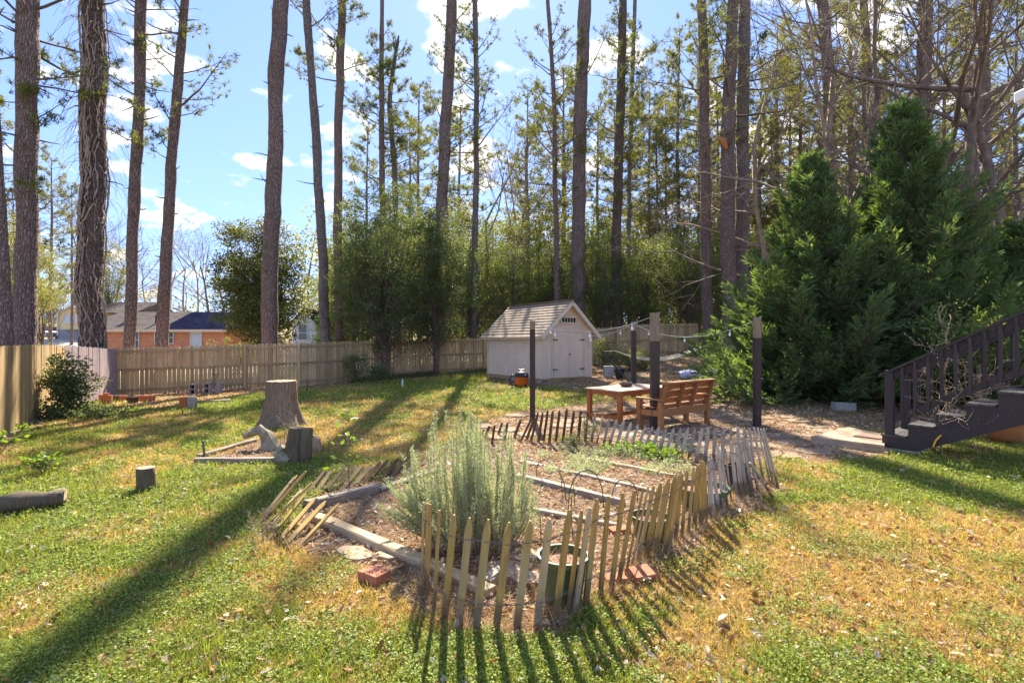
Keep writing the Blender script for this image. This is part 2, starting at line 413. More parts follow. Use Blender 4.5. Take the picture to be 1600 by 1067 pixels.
M['yellow'] = mat_plain('yellow_siding', (.80, .66, .33), .8, .05, 3, bmp=0)
M['siding'] = mat_plain('white_siding', (.62, .66, .74), .8, .05, 3, bmp=0)
M['foundation'] = mat_plain('block_foundation', (.33, .34, .38), .9, .15, 4)
M['carpaint'] = mat_plain('silver_paint', (.45, .47, .50), .25, .05, 4, metal=.5, bmp=0)
M['yellowtag'] = mat_plain('yellow_ribbon', (.85, .45, .03), .5, .1, 5, bmp=0)
M['mat'] = mat_plain('brown_doormat', (.27, .17, .12), .98, .4, 60, bmp=.4)
def mat_brickwall():
    m, T, b = newmat('brick_wall'); v = coords(T)
    mp = N(T, 'ShaderNodeMapping'); mp.inputs['Rotation'].default_value = (R(90), 0, 0); T.links.new(v, mp.inputs[0])
    br = N(T, 'ShaderNodeTexBrick'); T.links.new(mp.outputs[0], br.inputs['Vector'])
    br.inputs['Scale'].default_value = 1; br.inputs['Brick Width'].default_value = .3; br.inputs['Row Height'].default_value = .11
    br.inputs['Mortar Size'].default_value = .012; br.inputs['Color1'].default_value = (.78, .27, .11, 1)
    br.inputs['Color2'].default_value = (.60, .18, .07, 1); br.inputs['Mortar'].default_value = (.55, .42, .33, 1)
    T.links.new(br.outputs['Color'], b.inputs['Base Color']); setv(b, 'Roughness', .9); bump(T, b, br.outputs['Fac'], -.3, .01); return m
M['brickwall'] = mat_brickwall()
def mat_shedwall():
    m, T, b = newmat('groove_shade_backing'); v = coords(T)
    n = noise(T, v, 6, 4); T.links.new(ramp(T, n, [(.3, (.30, .24, .20)), (.7, (.36, .29, .24))]), b.inputs['Base Color'])  # backing darkened so gaps between the siding boards look like shaded grooves
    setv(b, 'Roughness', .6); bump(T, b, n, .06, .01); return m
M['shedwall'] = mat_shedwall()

# ------------------------------------------------------------------ ground zones
def poly_in(x, y, poly):
    x = np.asarray(x, float); y = np.asarray(y, float); ins = np.zeros(x.shape, bool); n = len(poly)
    for i in range(n):
        x1, y1 = poly[i]; x2, y2 = poly[(i + 1) % n]
        c = ((y1 > y) != (y2 > y)) & (x < (x2 - x1) * (y - y1) / (y2 - y1 + 1e-12) + x1)
        ins ^= c
    return ins
def gp(lst): return [tuple(G(*p)[:2]) for p in lst]
BED = gp([(440, 852), (470, 795), (505, 772), (600, 748), (700, 705), (760, 688), (850, 688), (925, 690), (1050, 708), (1160, 722), (1222, 768),
          (1160, 800), (1080, 845), (1010, 895), (915, 955), (840, 985), (740, 990), (660, 950), (600, 905), (520, 870)])
PATIO = gp([(735, 668), (800, 645), (905, 632), (1060, 622), (1190, 632), (1270, 655), (1390, 690), (1380, 712), (1290, 722), (1205, 712), (1190, 722), (1010, 700), (880, 685), (760, 690)])
SMALLBED = gp([(306, 722), (400, 690), (475, 682), (490, 690), (440, 722)])
CLAY = gp([(150, 632), (250, 640), (420, 612), (430, 604), (160, 614)])
FENCE_L = [(-7.2, 5.9), (-9.6, 9.66), (-13.1, 15.0), (-14.6, 18.9)]
FENCE_B = [(-15.0, 18.9), (-10.9, 20.9), (-8.8, 21.2), (-7.5, 23.0), (-5.95, 24.8), (-3.9, 26.6), (-1.5, 27.6), (2.5, 28.8), (6.0, 29.2), (10.6, 29.4), (16, 29.0)]
def dist_path(x, y, path):
    d = np.full(np.shape(x), 1e9)
    for (x1, y1), (x2, y2) in zip(path[:-1], path[1:]):
        vx, vy = x2 - x1, y2 - y1; t = np.clip(((x - x1) * vx + (y - y1) * vy) / (vx * vx + vy * vy), 0, 1)
        d = np.minimum(d, np.hypot(x - x1 - t * vx, y - y1 - t * vy))
    return d
def zones(x, y):
    """soil, patio, green weights"""
    x = np.asarray(x, float); y = np.asarray(y, float)
    wx = x + (fbm(x * 3, y * 3, 31, 3) - .5) * .35; wy = y + (fbm(x * 3, y * 3, 57, 3) - .5) * .35
    soil = poly_in(wx, wy, BED) * 1.0
    soil = np.maximum(soil, poly_in(wx, wy, SMALLBED) * 1.)
    pat = poly_in(wx, wy, PATIO) * 1.0
    n = fbm(x * .8, y * .8, 3, 4)
    cyp = sstep(x - 3.6 + (n - .5) * 2.5, 0, .8) * sstep(y + (n - .5) * 2, 9.7, 10.6) * (y < 40)
    fd = dist_path(x, y, FENCE_B); fl = dist_path(x, y, FENCE_L)
    fst = (1 - sstep(fd + (n - .5) * 3, 1.6, 2.6)) * 0.9
    fst = np.maximum(fst, (1 - sstep(fl + (n - .5) * 1., .2, .6)) * .9)
    shed = sstep(y + (n - .5) * 4, 16.2, 17.8) * sstep(x + (n - .5) * 2, -1.5, 0.5)
    leafy = np.clip(cyp + fst + shed, 0, 1)
    big = fbm(x * .55 + 9, y * .42, 11, 3); mid = fbm(x * 1.9, y * 1.4, 21, 3); fine = fbm(x * 6, y * 5, 41, 3)
    g = .5 + (big - .5) * 1.6 + (mid - .5) * 1.3 + (fine - .5) * .9
    g = g - .36 * sstep(x, .1, 1.2) * (1 - sstep(y, 5.0, 6.2)) + .25 * sstep(-x, .4, 1.6) * (1 - sstep(y, 5., 8.))
    g = g + .18 * sstep(y, 12, 14) * (1 - sstep(np.abs(x + 4), 4, 7)) + .35 * sstep(x, 1.6, 2.6) * (1 - sstep(np.abs(y - 6.4), .5, 1.3))
    g = g + .3 * (1 - sstep(np.hypot(x - .2, y - 3.2), .3, 1.0)) - .12 * (1 - sstep(np.hypot((x + 6.5) * .6, y - 10.5), 1, 3))
    g = np.clip(g - .05, 0, 1)
    clay = poly_in(wx, wy, CLAY) * 1.
    return soil, pat, leafy, g, clay
C_G1 = np.array([.15, .20, .035]); C_G2 = np.array([.29, .33, .06]); C_DRY = np.array([.53, .38, .15]); C_DRY2 = np.array([.46, .27, .09])
C_SOIL = np.array([.23, .165, .11]); C_PAT = np.array([.30, .205, .13]); C_LEAF = np.array([.30, .205, .13]); C_CLAY = np.array([.42, .21, .12])
def ground_color(x, y):
    soil, pat, leafy, g, clay = zones(x, y)
    f = fbm(x * 9, y * 9, 77, 3)[..., None]
    gr = C_G1 * .6 * (1 - f) + np.array([.20, .17, .07]) * .9 * f; dr = C_DRY * .62 * (1 - f) + C_DRY2 * .6 * f
    gg = (.08 + .82 * sstep(g, .18, .66))[..., None]; c = dr * (1 - gg) + gr * gg
    c = c * (1 - leafy[..., None]) + C_LEAF * (.6 + .8 * f) * leafy[..., None]
    c = c * (1 - clay[..., None] * .8) + C_CLAY * clay[..., None] * .8
    c = c * (1 - soil[..., None]) + C_SOIL * (.6 + .9 * f) * soil[..., None]
    c = c * (1 - pat[..., None]) + C_PAT * (.55 + .8 * f) * pat[..., None]
    far = sstep(y, 30, 34)[..., None]
    c = c * (1 - far) + np.array([.34, .26, .15]) * (.6 + .8 * f) * far
    return c
def mat_ground():
    m, T, b = newmat('yard_soil_and_turf'); at = N(T, 'ShaderNodeAttribute'); at.attribute_name = 'Col'
    v = coords(T); n = noise(T, v, 55, 5, .7); n2 = noise(T, v, 9, 4)
    c = mixc(T, ramp(T, n, [(.35, g3(.55)), (.6, g3(0))]), at.outputs['Color'], (.10, .065, .035))
    c = mixc(T, ramp(T, n, [(.62, g3(0)), (.72, g3(.45))]), c, (.5, .40, .27))
    T.links.new(c, b.inputs['Base Color']); setv(b, 'Roughness', .95); setv(b, 'Specular IOR Level', .15)
    bump(T, b, mixc(T, .4, n2, n), .8, .03); return m
M['ground'] = mat_ground()
def ground_sheet(xs, ys, name, label):
    X, Y = np.meshgrid(xs, ys); Z = H(X, Y) - .0
    V = np.stack([X, Y, Z], -1).reshape(-1, 3); ny, nx = X.shape
    i = np.arange(ny - 1)[:, None] * nx + np.arange(nx - 1)[None]
    F = np.stack([i, i + 1, i + 1 + nx, i + nx], -1).reshape(-1, 4)
    me = npmesh(name, V, F, M['ground'], ground_color(X, Y).reshape(-1, 3), True)
    o = link(name, me); tag(o, kind='structure'); return o
xs = np.concatenate([[-900, -500, -260, -160, -100, -70, -50, -40, -32, -27, -23, -20], np.arange(-18, 18.01, .13), [20, 23, 27, 32, 40, 50, 70, 100, 160, 260, 500, 900]])
ys = np.concatenate([[-60, -30, -12, -5, -2, 0, 1, 1.6], np.arange(2.0, 32.01, .13), [33, 34.5, 36, 38, 40, 42, 44, 46, 48, 50, 52, 54, 56, 58, 60, 62, 65, 70, 80, 100, 140, 200, 300, 500, 900]])
ground_sheet(xs, ys, 'ground', '')

# ------------------------------------------------------------------ turf: blades, clover, fallen leaves, pine straw
def sample_ground(n, d0, d1, p=2.0, r=None, spread=1.1):
    r = r or rng
    u = r.random(n)
    D = d0 * (d1 / d0) ** u if p == 2.0 else d0 * (d1 / d0) ** (u ** p)
    x = (r.random(n) * 2 - 1) * spread * D
    return x, D
def mask_yard(x, y):
    """inside the fence"""
    lf = np.interp(y, [p[1] for p in FENCE_L], [p[0] for p in FENCE_L])
    bk = np.interp(x, [p[0] for p in FENCE_B], [p[1] for p in FENCE_B])
    return (x > lf + .1) & (y < bk - .1)
def in_shed(x, y):
    c, s = math.cos(R(33)), math.sin(R(33)); u = (x - 1.12) * c + (y - 19) * s; v = -(x - 1.12) * s + (y - 19) * c
    return (u > -.1) & (u < 2.6) & (v > -.1) & (v < 4.2)
x, y = sample_ground(620000, 2.3, 26)
ok = mask_yard(x, y) & ~in_shed(x, y); x, y = x[ok], y[ok]
soil, pat, leafy, g, clay = zones(x, y)
bare = np.clip(soil + pat * .97 + leafy * .93 + clay * .8, 0, 1)
keep = rng.random(len(x)) > bare * .985
tuf = fbm(x * 7, y * 7, 91, 3)
keep &= rng.random(len(x)) < (.35 + 1.3 * tuf)
x, y, g, tuf = x[keep], y[keep], g[keep], tuf[keep]
n = len(x); z = H(x, y)
dist = y / 3.0
isgreen = rng.random(n) < sstep(g, .15, .68) * .80 + .10
f = rng.random((n, 1)); f = f ** 1.3; c = np.where(isgreen[:, None], C_G1 * .8 * (1 - f) + C_G2 * f * 1.2, C_DRY * 1.1 * (1 - f) + C_DRY2 * .8 * f)
L = (.022 + .05 * rng.random(n) ** 2 * (.5 + tuf)) * (1 + .22 * dist) * np.where(isgreen, 1., .85)
W = (.0042 + .0028 * rng.random(n)) * np.maximum(1, dist ** .85)
d = rng.normal(size=(n, 3)) * np.where(isgreen, .55, 1.0)[:, None]; d[:, 2] = np.abs(d[:, 2]) * .5 + np.where(isgreen, .8, .45)
V, F = blades(np.stack([x, y, z - .004], 1), d, L, W)
o = link('grass', npmesh('grass', V, F, M['grass'], np.repeat(c, 3, 0)))
tag(o, 'short winter lawn of green and straw coloured grass blades', 'grass', kind='stuff')
# clover and chickweed: small leaves lying nearly level, in patches
x, y = sample_ground(330000, 2.3, 20)
ok = mask_yard(x, y) & ~in_shed(x, y); x, y = x[ok], y[ok]
soil, pat, leafy, g, clay = zones(x, y)
pn = fbm(x * 2.2, y * 2.2, 131, 4) + (fbm(x * 11, y * 11, 133, 2) - .5) * .35
keep = (rng.random(len(x)) > np.clip(soil + pat + leafy * .85 + clay, 0, 1)) & (pn + .30 * (g - .5) + (rng.random(len(x)) - .5) * .26 > .50)
x, y = x[keep], y[keep]; n = len(x); dist = y / 3.
hgt = (.012 + .035 * rng.random(n)) * (.6 + fbm(x * 6, y * 6, 7, 2))
C = np.stack([x, y, H(x, y) + hgt], 1)
nr = rng.normal(size=(n, 3)) * .45; nr[:, 2] = 1
ax = rng.normal(size=(n, 3)); ax[:, 2] *= .3
S = (.0095 + .0095 * rng.random(n)) * np.maximum(1, dist ** .7)
V, F = leaves(C, S, S * .95, ax, unit(nr))
f = rng.random((n, 1)); c = np.array([.13, .20, .035]) * (1 - f) + np.array([.30, .36, .08]) * f
o = link('clover', npmesh('clover', V, F, M['clover'], np.repeat(c, 4, 0)))
tag(o, 'patches of small leaved green clover and chickweed in the lawn', 'ground cover', kind='stuff')
# fallen leaves: six-point curled polygons as two quads folded on the midrib
def litter(x, y, size, pal, zoff=.008, tilt=.5, mat='dryleaf', aspect=.6):
    n = len(x); C = np.stack([x, y, H(x, y) + zoff + rng.random(n) * .02], 1)
    up = rng.normal(size=(n, 3)) * tilt; up[:, 2] = 1; up = unit(up); ax = unit(np.cross(up, rvec(n))); s = np.cross(ax, up)
    L = size[:, None]; W = L * aspect * (.6 + .6 * rng.random((n, 1))); cu = (rng.random((n, 1)) - .25) * .6 * W
    P0 = C - ax * L * .5; P1 = C + ax * L * .5
    a = C - ax * L * .12 + s * W * .5 + up * cu; b_ = C + ax * L * .22 + s * W * .38 + up * cu
    c_ = C - ax * L * .12 - s * W * .5 + up * cu; d_ = C + ax * L * .22 - s * W * .38 + up * cu
    V = np.stack([P0, a, b_, P1, d_, c_], 1).reshape(-1, 3)
    i = np.arange(n)[:, None] * 6; F = np.concatenate([i + np.array([[0, 3, 2, 1]]), i + np.array([[0, 5, 4, 3]])], 0)
    pal = np.array(pal); col_ = pal[rng.integers(0, len(pal), n)] * (.7 + .5 * rng.random((n, 1)))
    return V, F, np.repeat(col_, 6, 0)
PAL = [(.55, .47, .36), (.62, .56, .47), (.42, .24, .11), (.36, .17, .07), (.48, .33, .18), (.5, .4, .26), (.28, .15, .08)]
x, y = sample_ground(60000, 2.3, 26)
ok = mask_yard(x, y) & ~in_shed(x, y); x, y = x[ok], y[ok]
soil, pat, leafy, g, clay = zones(x, y)
pr = .10 + .8 * leafy + .6 * soil + .5 * pat + .25 * (fbm(x * 1.5, y * 1.5, 201, 3) > .56) + .2 * (1 - g) ** 2
keep = rng.random(len(x)) < pr * .62; x, y = x[keep], y[keep]
V, F, c = litter(x, y, (.018 + .05 * rng.random(len(x)) ** 2.4) * np.maximum(1, (y / 4.) ** .5), PAL)
o = link('leaf_litter', npmesh('leaf_litter', V, F, M['dryleaf'], c))
tag(o, 'fallen brown and bleached leaves scattered over the yard', 'leaf litter', kind='stuff')
r2 = np.random.default_rng(99)
x, y = sample_ground(2600, 2.5, 9, r=r2); soil, pat, leafy, g, clay = zones(x, y); k = (r2.random(len(x)) < .25 + .25 * (x > .6)) & (soil < .5); x, y = x[k], y[k]
V, F, c = litter(x, y, .03 + .06 * r2.random(len(x)) ** 2, [tuple(v * .85 for v in p) for p in PAL] + [(.30, .14, .05), (.38, .19, .08)], .018, .9)
o = link('leaf_litter', npmesh('leaf_litter', V, F, M['dryleaf'], c)); tag(o, 'larger curled brown and pale leaves on the near lawn', 'leaf litter', kind='stuff')
# mulch chips and straw in the beds and beneath the trees
x, y = sample_ground(260000, 2.8, 28)
ok = mask_yard(x, y) & ~in_shed(x, y); x, y = x[ok], y[ok]
soil, pat, leafy, g, clay = zones(x, y)
keep = rng.random(len(x)) < np.clip(soil * .9 + leafy * .7 + pat * .6 + clay * .3 + .10 * (1 - g), 0, 1); x, y = x[keep], y[keep]; n = len(x)
d = rng.normal(size=(n, 3)); d[:, 2] = np.abs(d[:, 2]) * .22
V, F = blades(np.stack([x, y, H(x, y) + .004], 1), d, (.03 + .07 * rng.random(n)) * (1 + .05 * y), (.004 + .006 * rng.random(n)) * np.maximum(1, y / 5))
pal = np.array([(.44, .32, .20), (.32, .21, .13), (.20, .13, .085), (.55, .46, .34), (.36, .21, .12)])
c = pal[rng.integers(0, 5, n)]
o = link('mulch', npmesh('mulch', V, F, M['dryleaf'], np.repeat(c, 3, 0)))
tag(o, 'brown straw and bark mulch lying in the garden beds', 'mulch', kind='stuff')

# ------------------------------------------------------------------ fences (boards are parts)
def board_mesh(name, w, t, hh, mat, warp=0):
    mb = MB(); c = .03
    prof = [(-w / 2, 0), (w / 2, 0), (w / 2 - warp, hh - c), (w / 2 - c - warp, hh), (-w / 2 + c + warp, hh), (-w / 2 + warp, hh - c)]
    vs = [(x, -t / 2, z) for x, z in prof] + [(x, t / 2, z) for x, z in prof]; n = 6
    mb.add(vs, [tuple(range(n)), tuple(range(2 * n - 1, n - 1, -1))] + [(i, i + n, (i + 1) % n + n, (i + 1) % n) for i in range(n)])
    me = bpy.data.meshes.new(name); me.from_pydata(mb.v, [], mb.f); me.materials.append(mat); me.update(); return me
def fence(name, label, path, hgt, bmat, side, gaps=.006, posts=True, low_gap=0, group=None, post_d=None):
    """side=+1: rails and posts on the left of the walking direction"""
    p0 = Vector((path[0][0], path[0][1], h(*path[0]))); root = thing(name, label, 'fence', p0, group)
    W = .139
    bm_ = [board_mesh('board', W - random.uniform(0, .004), .018, hgt * random.uniform(.985, 1.01), bmat, w_) for w_ in (0, 0, low_gap, low_gap * .6)]
    for (x1, y1), (x2, y2) in zip(path[:-1], path[1:]):
        L = math.hypot(x2 - x1, y2 - y1); n = max(1, int(L / (W + gaps))); ux, uy = (x2 - x1) / L, (y2 - y1) / L; a = math.atan2(uy, ux)
        for i in range(n):
            s = (i + .5) * L / n; x, y = x1 + ux * s, y1 + uy * s
            hasgap = low_gap and fbm(np.array([x * .6]), np.array([y * .6]), 400, 2)[0] > .40
            me = bm_[random.choice((2, 3))] if hasgap else bm_[random.choice((0, 1))]
            o = link('board', me, root, Vector((x, y, h(x, y) + .02 + random.uniform(-.012, .012))) - p0)
            o.rotation_euler = (random.uniform(-.006, .006), random.uniform(-.007, .007), a + random.uniform(-.015, .015))
        nx, ny = -uy * side, ux * side
        seg = max(1, round(L / 2.4))
        for k in range(seg):
            sa, sb = L * k / seg, L * (k + 1) / seg
            for zz in (.22, .98, hgt - .14):
                mb = MB(); A = Vector((x1 + ux * sa + nx * .033, y1 + uy * sa + ny * .033, h(x1 + ux * sa, y1 + uy * sa) + zz))
                B = Vector((x1 + ux * (sb - .01) + nx * .033, y1 + uy * (sb - .01) + ny * .033, h(x1 + ux * sb, y1 + uy * sb) + zz))
                m = (A + B) / 2; d = B - A; mb.box((0, 0, 0), (d.length, .038, .085))
                o = mb.build('rail', M['fence_rail'], root, origin=(0, 0, 0)); o.location = m - p0
                o.rotation_euler = (0, -math.atan2(d.z, math.hypot(d.x, d.y)), a)
            if posts:
                mb = MB(); px_, py_ = x1 + ux * sb + nx * .09, y1 + uy * sb + ny * .09
                mb.box((0, 0, (hgt - .03) / 2), (.09, .09, hgt - .03)); o = mb.build('post', bmat, root, origin=(0, 0, 0), bevel=.005)
                o.location = Vector((px_, py_, h(px_, py_))) - p0; o.rotation_euler = (0, 0, a)
    return root
fence('board_fence', 'tan sunlit board fence running along the left side towards the camera', FENCE_L[:3], 1.72, M['fence_sun'], 1, posts=False)
fence('board_fence', 'short length of grey purple weathered boards in the left fence corner', [(-13.1, 15.0), (-14.55, 18.85)], 1.74, M['fence_grey'], 1, posts=False)
fence('board_fence', 'long weathered wooden fence across the back with daylight showing through its gaps', FENCE_B[:7], 1.80, M['fence'], -1, low_gap=.012)
fence('board_fence', 'tan wooden fence behind the hammock to the right of the shed', [FENCE_B[6], FENCE_B[7], FENCE_B[8], FENCE_B[9]], 1.83, M['fence'], -1)

# ------------------------------------------------------------------ garden shed
def shed():
    W, Lg, a = 2.44, 4.0, R(33); c, s = math.cos(a), math.sin(a)
    O = Vector((1.12, 19.0, 0)); gz = .16
    root = thing('garden_shed', 'pale pinkish beige garden shed with grey shingle roof and double doors', 'shed', (O.x, O.y, gz))
    U = Vector((c, s, 0)); Vv = Vector((-s, c, 0)); Z = Vector((0, 0, 1)); AX = (U, Vv, Z)
    def p(u, v, z): return O + U * u + Vv * v + Z * z
    z0 = .40; ze = 2.17; zr = ze + 1.13
    # skids and supporting blocks
    for v in (.06, Lg - .06):
        MB().box(p(W / 2, v, z0 - .07), (W, .10, .14), AX).build('sill_beam', M['fence_sun'], root)
    for u in (.05, W - .05):
        MB().box(p(u, Lg / 2, z0 - .07), (.09, Lg - .22, .14), AX).build('sill_beam', M['fence_sun'], root)
    for u, v in ((.15, .1), (W * .55, .1), (W - .2, .1), (.15, 2.0), (.15, 3.8), (2.3, 3.8), (1.2, 2.)):
        b = MB()
        for k in (-1, 0, 1): b.box(p(u + k * .16, v, .26), (.035, .18, .19), AX)
        for k in (-1, 1): b.box(p(u, v + k * .075, .26), (.39, .03, .19), AX)
        b.build('block', M['concrete'], root)
    def wall(poly, thick, axis, name):
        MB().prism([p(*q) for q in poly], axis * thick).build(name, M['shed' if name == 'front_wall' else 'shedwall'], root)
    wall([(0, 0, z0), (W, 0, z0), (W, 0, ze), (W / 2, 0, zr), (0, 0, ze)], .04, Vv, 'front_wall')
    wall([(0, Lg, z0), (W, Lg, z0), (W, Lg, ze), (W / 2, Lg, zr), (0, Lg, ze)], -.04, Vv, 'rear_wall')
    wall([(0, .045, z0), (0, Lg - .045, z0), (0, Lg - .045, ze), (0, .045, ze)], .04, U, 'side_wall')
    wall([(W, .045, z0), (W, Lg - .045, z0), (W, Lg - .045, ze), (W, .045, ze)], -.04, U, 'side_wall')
    # panel siding boards with open grooves, one part each
    nb = 19
    for i in range(nb):
        v = .10 + (i + .5) * (Lg - .2) / nb
        MB().box(p(-.008, v, (z0 + ze) / 2), (.014, (Lg - .2) / nb - .016, ze - z0 - .02), AX).build('siding_board', M['shed'], root)
    for u in (.14, .30, W - .30, W - .14):
        MB().box(p(u + (.0), -.008, (z0 + ze) / 2), (.142, .014, ze - z0 - .02), AX).build('siding_board', M['shed'], root)
    for u, v in ((-.018, .045), (-.018, Lg - .045)):
        MB().box(p(u, v, (z0 + ze) / 2), (.02, .09, ze - z0), AX).build('corner_trim', M['shed_trim'], root)
    MB().box(p(.035, -.020, (z0 + ze) / 2), (.10, .02, ze - z0), AX).build('corner_trim', M['shed_trim'], root)
    MB().box(p(W - .04, -.020, (z0 + ze) / 2), (.08, .02, ze - z0), AX).build('corner_trim', M['shed_trim'], root)
    # doors
    dz0, dz1 = z0 + .02, 2.16; dw = .74; mid = W / 2 + .02
    for sgn in (-1, 1):
        d = MB().box(p(mid + sgn * (dw / 2 + .006), -.022, (dz0 + dz1) / 2), (dw, .022, dz1 - dz0), AX).build('door', M['shed'], root)
        for k, (uu, zz, w_, h_) in enumerate(((0, dz0 + .05, dw, .08), (0, dz1 - .05, dw, .08), (-dw / 2 + .04, 0, .07, 0), (dw / 2 - .04, 0, .07, 0), (0, (dz0 + dz1) / 2 + .55, dw - .16, .02))):
            if h_: MB().box(p(mid + sgn * (dw / 2 + .006) + uu, -.038, zz), (w_, .012, h_), AX).build('door_trim', M['shed_trim'], d)
            else: MB().box(p(mid + sgn * (dw / 2 + .006) + uu, -.038, (dz0 + dz1) / 2), (w_, .012, dz1 - dz0 - .18), AX).build('door_trim', M['shed_trim'], d)
        for zz in (dz0 + .32, dz1 - .30):
            MB().box(p(mid + sgn * (dw - .09), -.050, zz), (.20, .008, .035), AX).box(p(mid + sgn * (dw + .015), -.045, zz), (.035, .012, .08), AX).build('hinge', M['black'], d)
    MB().box(p(mid + .05, -.06, (dz0 + dz1) / 2 + .02), (.04, .04, .06), AX).build('door_knob', M['black'], root)
    MB().box(p(mid, -.030, dz1 + .05), (2 * dw + .16, .03, .07), AX).build('door_lintel', M['shed_trim'], root)
    for sgn in (-1, 1): MB().box(p(mid + sgn * (dw + .045), -.030, (dz0 + dz1) / 2), (.05, .03, dz1 - dz0), AX).build('door_jamb', M['shed_trim'], root)
    # transom window
    wz = 2.62; wr = MB()
    w_ = MB().box(p(mid, -.028, wz), (.66, .012, .17), AX).build('window', M['glass'], root)
    f = MB().box(p(mid, -.03, wz + .115), (.80, .05, .06), AX).box(p(mid, -.03, wz - .115), (.80, .05, .06), AX)
    f.box(p(mid - .37, -.03, wz), (.06, .05, .17), AX).box(p(mid + .37, -.03, wz), (.06, .05, .17), AX); f.build('window_frame', M['shed_trim'], w_)
    for k in range(1, 5): MB().box(p(mid - .34 + k * .136, -.038, wz), (.022, .022, .17), AX).build('muntin', M['shed_trim'], w_)
    # roof: decking plus courses of separate shingles
    ov = .28; sl = math.atan2(zr - ze, W / 2); n_ = 12
    for sgn in (-1, 1):
        def q(t, v, off=0):  # t: 0 at ridge .. 1 at eave
            half = W / 2 + .26; u = W / 2 + sgn * half * t; z = zr + .05 - half * t * math.tan(sl)
            return p(u + sgn * math.sin(sl) * off, v, z + math.cos(sl) * off)
        pl = [q(0, -ov), q(0, Lg + .15), q(1, Lg + .15), q(1, -ov)]
        MB().prism(pl, Vector((0, 0, -.03))).build('roof_deck', M['shed_trim'], root)
        step = 1. / n_
        for i in range(n_):
            t0 = 1 - (i + 1) * step; t1 = 1 - i * step + (.02 if i == 0 else 0)
            nt = 14 if sgn < 0 else 5
            for k in range(nt):
                va = -ov - .02 + (Lg + .15 + ov + .04) * (k + (.5 if i % 2 else 0) * (0 < k)) / nt
                vb = -ov - .02 + (Lg + .15 + ov + .04) * min(nt, (k + 1 + (.5 if i % 2 else 0))) / nt
                g_ = .006; A = [q(t0, va + g_, .008), q(t0, vb - g_, .008), q(t1, vb - g_, .026 + random.uniform(0, .006)), q(t1, va + g_, .026 + random.uniform(0, .006))]
                MB().prism(A, (U * (sgn * math.sin(sl)) + Z * math.cos(sl)) * -.010).build('shingle', M['shingle'], root)
        # rake boards and fascia
        nrm = U * (sgn * math.sin(sl)) + Z * math.cos(sl)
        a0 = q(.0, -ov - .012, -.06); a1 = q(1.0, -ov - .012, -.06)
        MB().bar(a0, a1, .03, .13, up=nrm).build('rake_board', M['shed_trim'], root)
        MB().bar(q(1.0, -ov, -.055), q(1.0, Lg + .15, -.055), .03, .10).build('fascia', M['shed_trim'], root)
        MB().prism([p(W / 2, -.02, ze + .0)] + [p(W / 2 + sgn * (W / 2 + .2), -.02, ze - .16 + .0)] + [p(W / 2 + sgn * W / 2, -.02, ze)], Vv * -.001) if 0 else None
    MB().bar(p(W / 2, -ov - .02, zr + .085), p(W / 2, Lg + .15, zr + .085), .16, .02).build('ridge_cap', M['shingle'], root)
    return root
shed()

# ------------------------------------------------------------------ posts with string lights
def post(px, base, top, w, label, cat='post', raw=35, D=None):
    g = G(px, base); hh = (CAMZ + (533.5 - top) / 800. * g.y) - g.z
    r = thing('wooden_post', label, cat, g); rawh = raw / 800. * g.y
    b = MB().box(g + Vector((0, 0, (hh - rawh) / 2 - .05)), (w, w, hh - rawh + .1)); b.build('post_shaft', M['post'], r, bevel=.006)
    MB().box(g + Vector((0, 0, hh - rawh / 2)), (w * .97, w * .97, rawh)).build('post_head', M['post_top'], r, bevel=.006)
    return g + Vector((0, 0, hh))
tA = post(832, 656, 501, .125, 'dark wooden post standing in front of the shed, left of the picnic table', raw=14)
tB = post(1023, 672, 489, .165, 'thick dark post with pale raw top in front of the wooden bench', raw=44)
tC = post(1183, 666, 496, .13, 'dark post with pale raw top at the right edge of the patio', raw=32)
tD = post(990, 620, 503, .135, 'dark post with pale top standing behind the picnic table', raw=14)
sh = Vector((2.25, 19.6, 2.45))
def cat_pts(a, b, sag, n=24):
    return [a.lerp(b, t / n) - Vector((0, 0, sag * 4 * (t / n) * (1 - t / n))) for t in range(n + 1)]
def string(a, b, sag, nb, label, extra=None):
    r = thing('string_lights', label, 'string lights', a); pts = cat_pts(a, b, sag)
    MB().tube(pts, .0055, 5).build('cord', M['cord'], r)
    for k in range(nb):
        q = pts[int((k + .5) / nb * 24)]
        MB().tube([q, q - Vector((0, 0, .055))], .014, 6).build('socket', M['cord'], r)
        MB().lathe(q - Vector((0, 0, .16)), [(.002, .02), (.022, .035), (.029, .055), (.023, .08), (.012, .10)], 10).build('bulb', M['bulb'], r, smooth=True)
    return r
dz = Vector((0, 0, -.05))
string(tA + dz, tB + dz, .26, 3, 'string of frosted bulbs from the post by the shed to the thick post')
string(tA + dz + Vector((.05, 0, 0)), tD + dz, .34, 3, 'string of bulbs from the post by the shed to the post behind the table')
string(tD + dz, tC + dz, .38, 3, 'string of bulbs from the post behind the table to the right post')

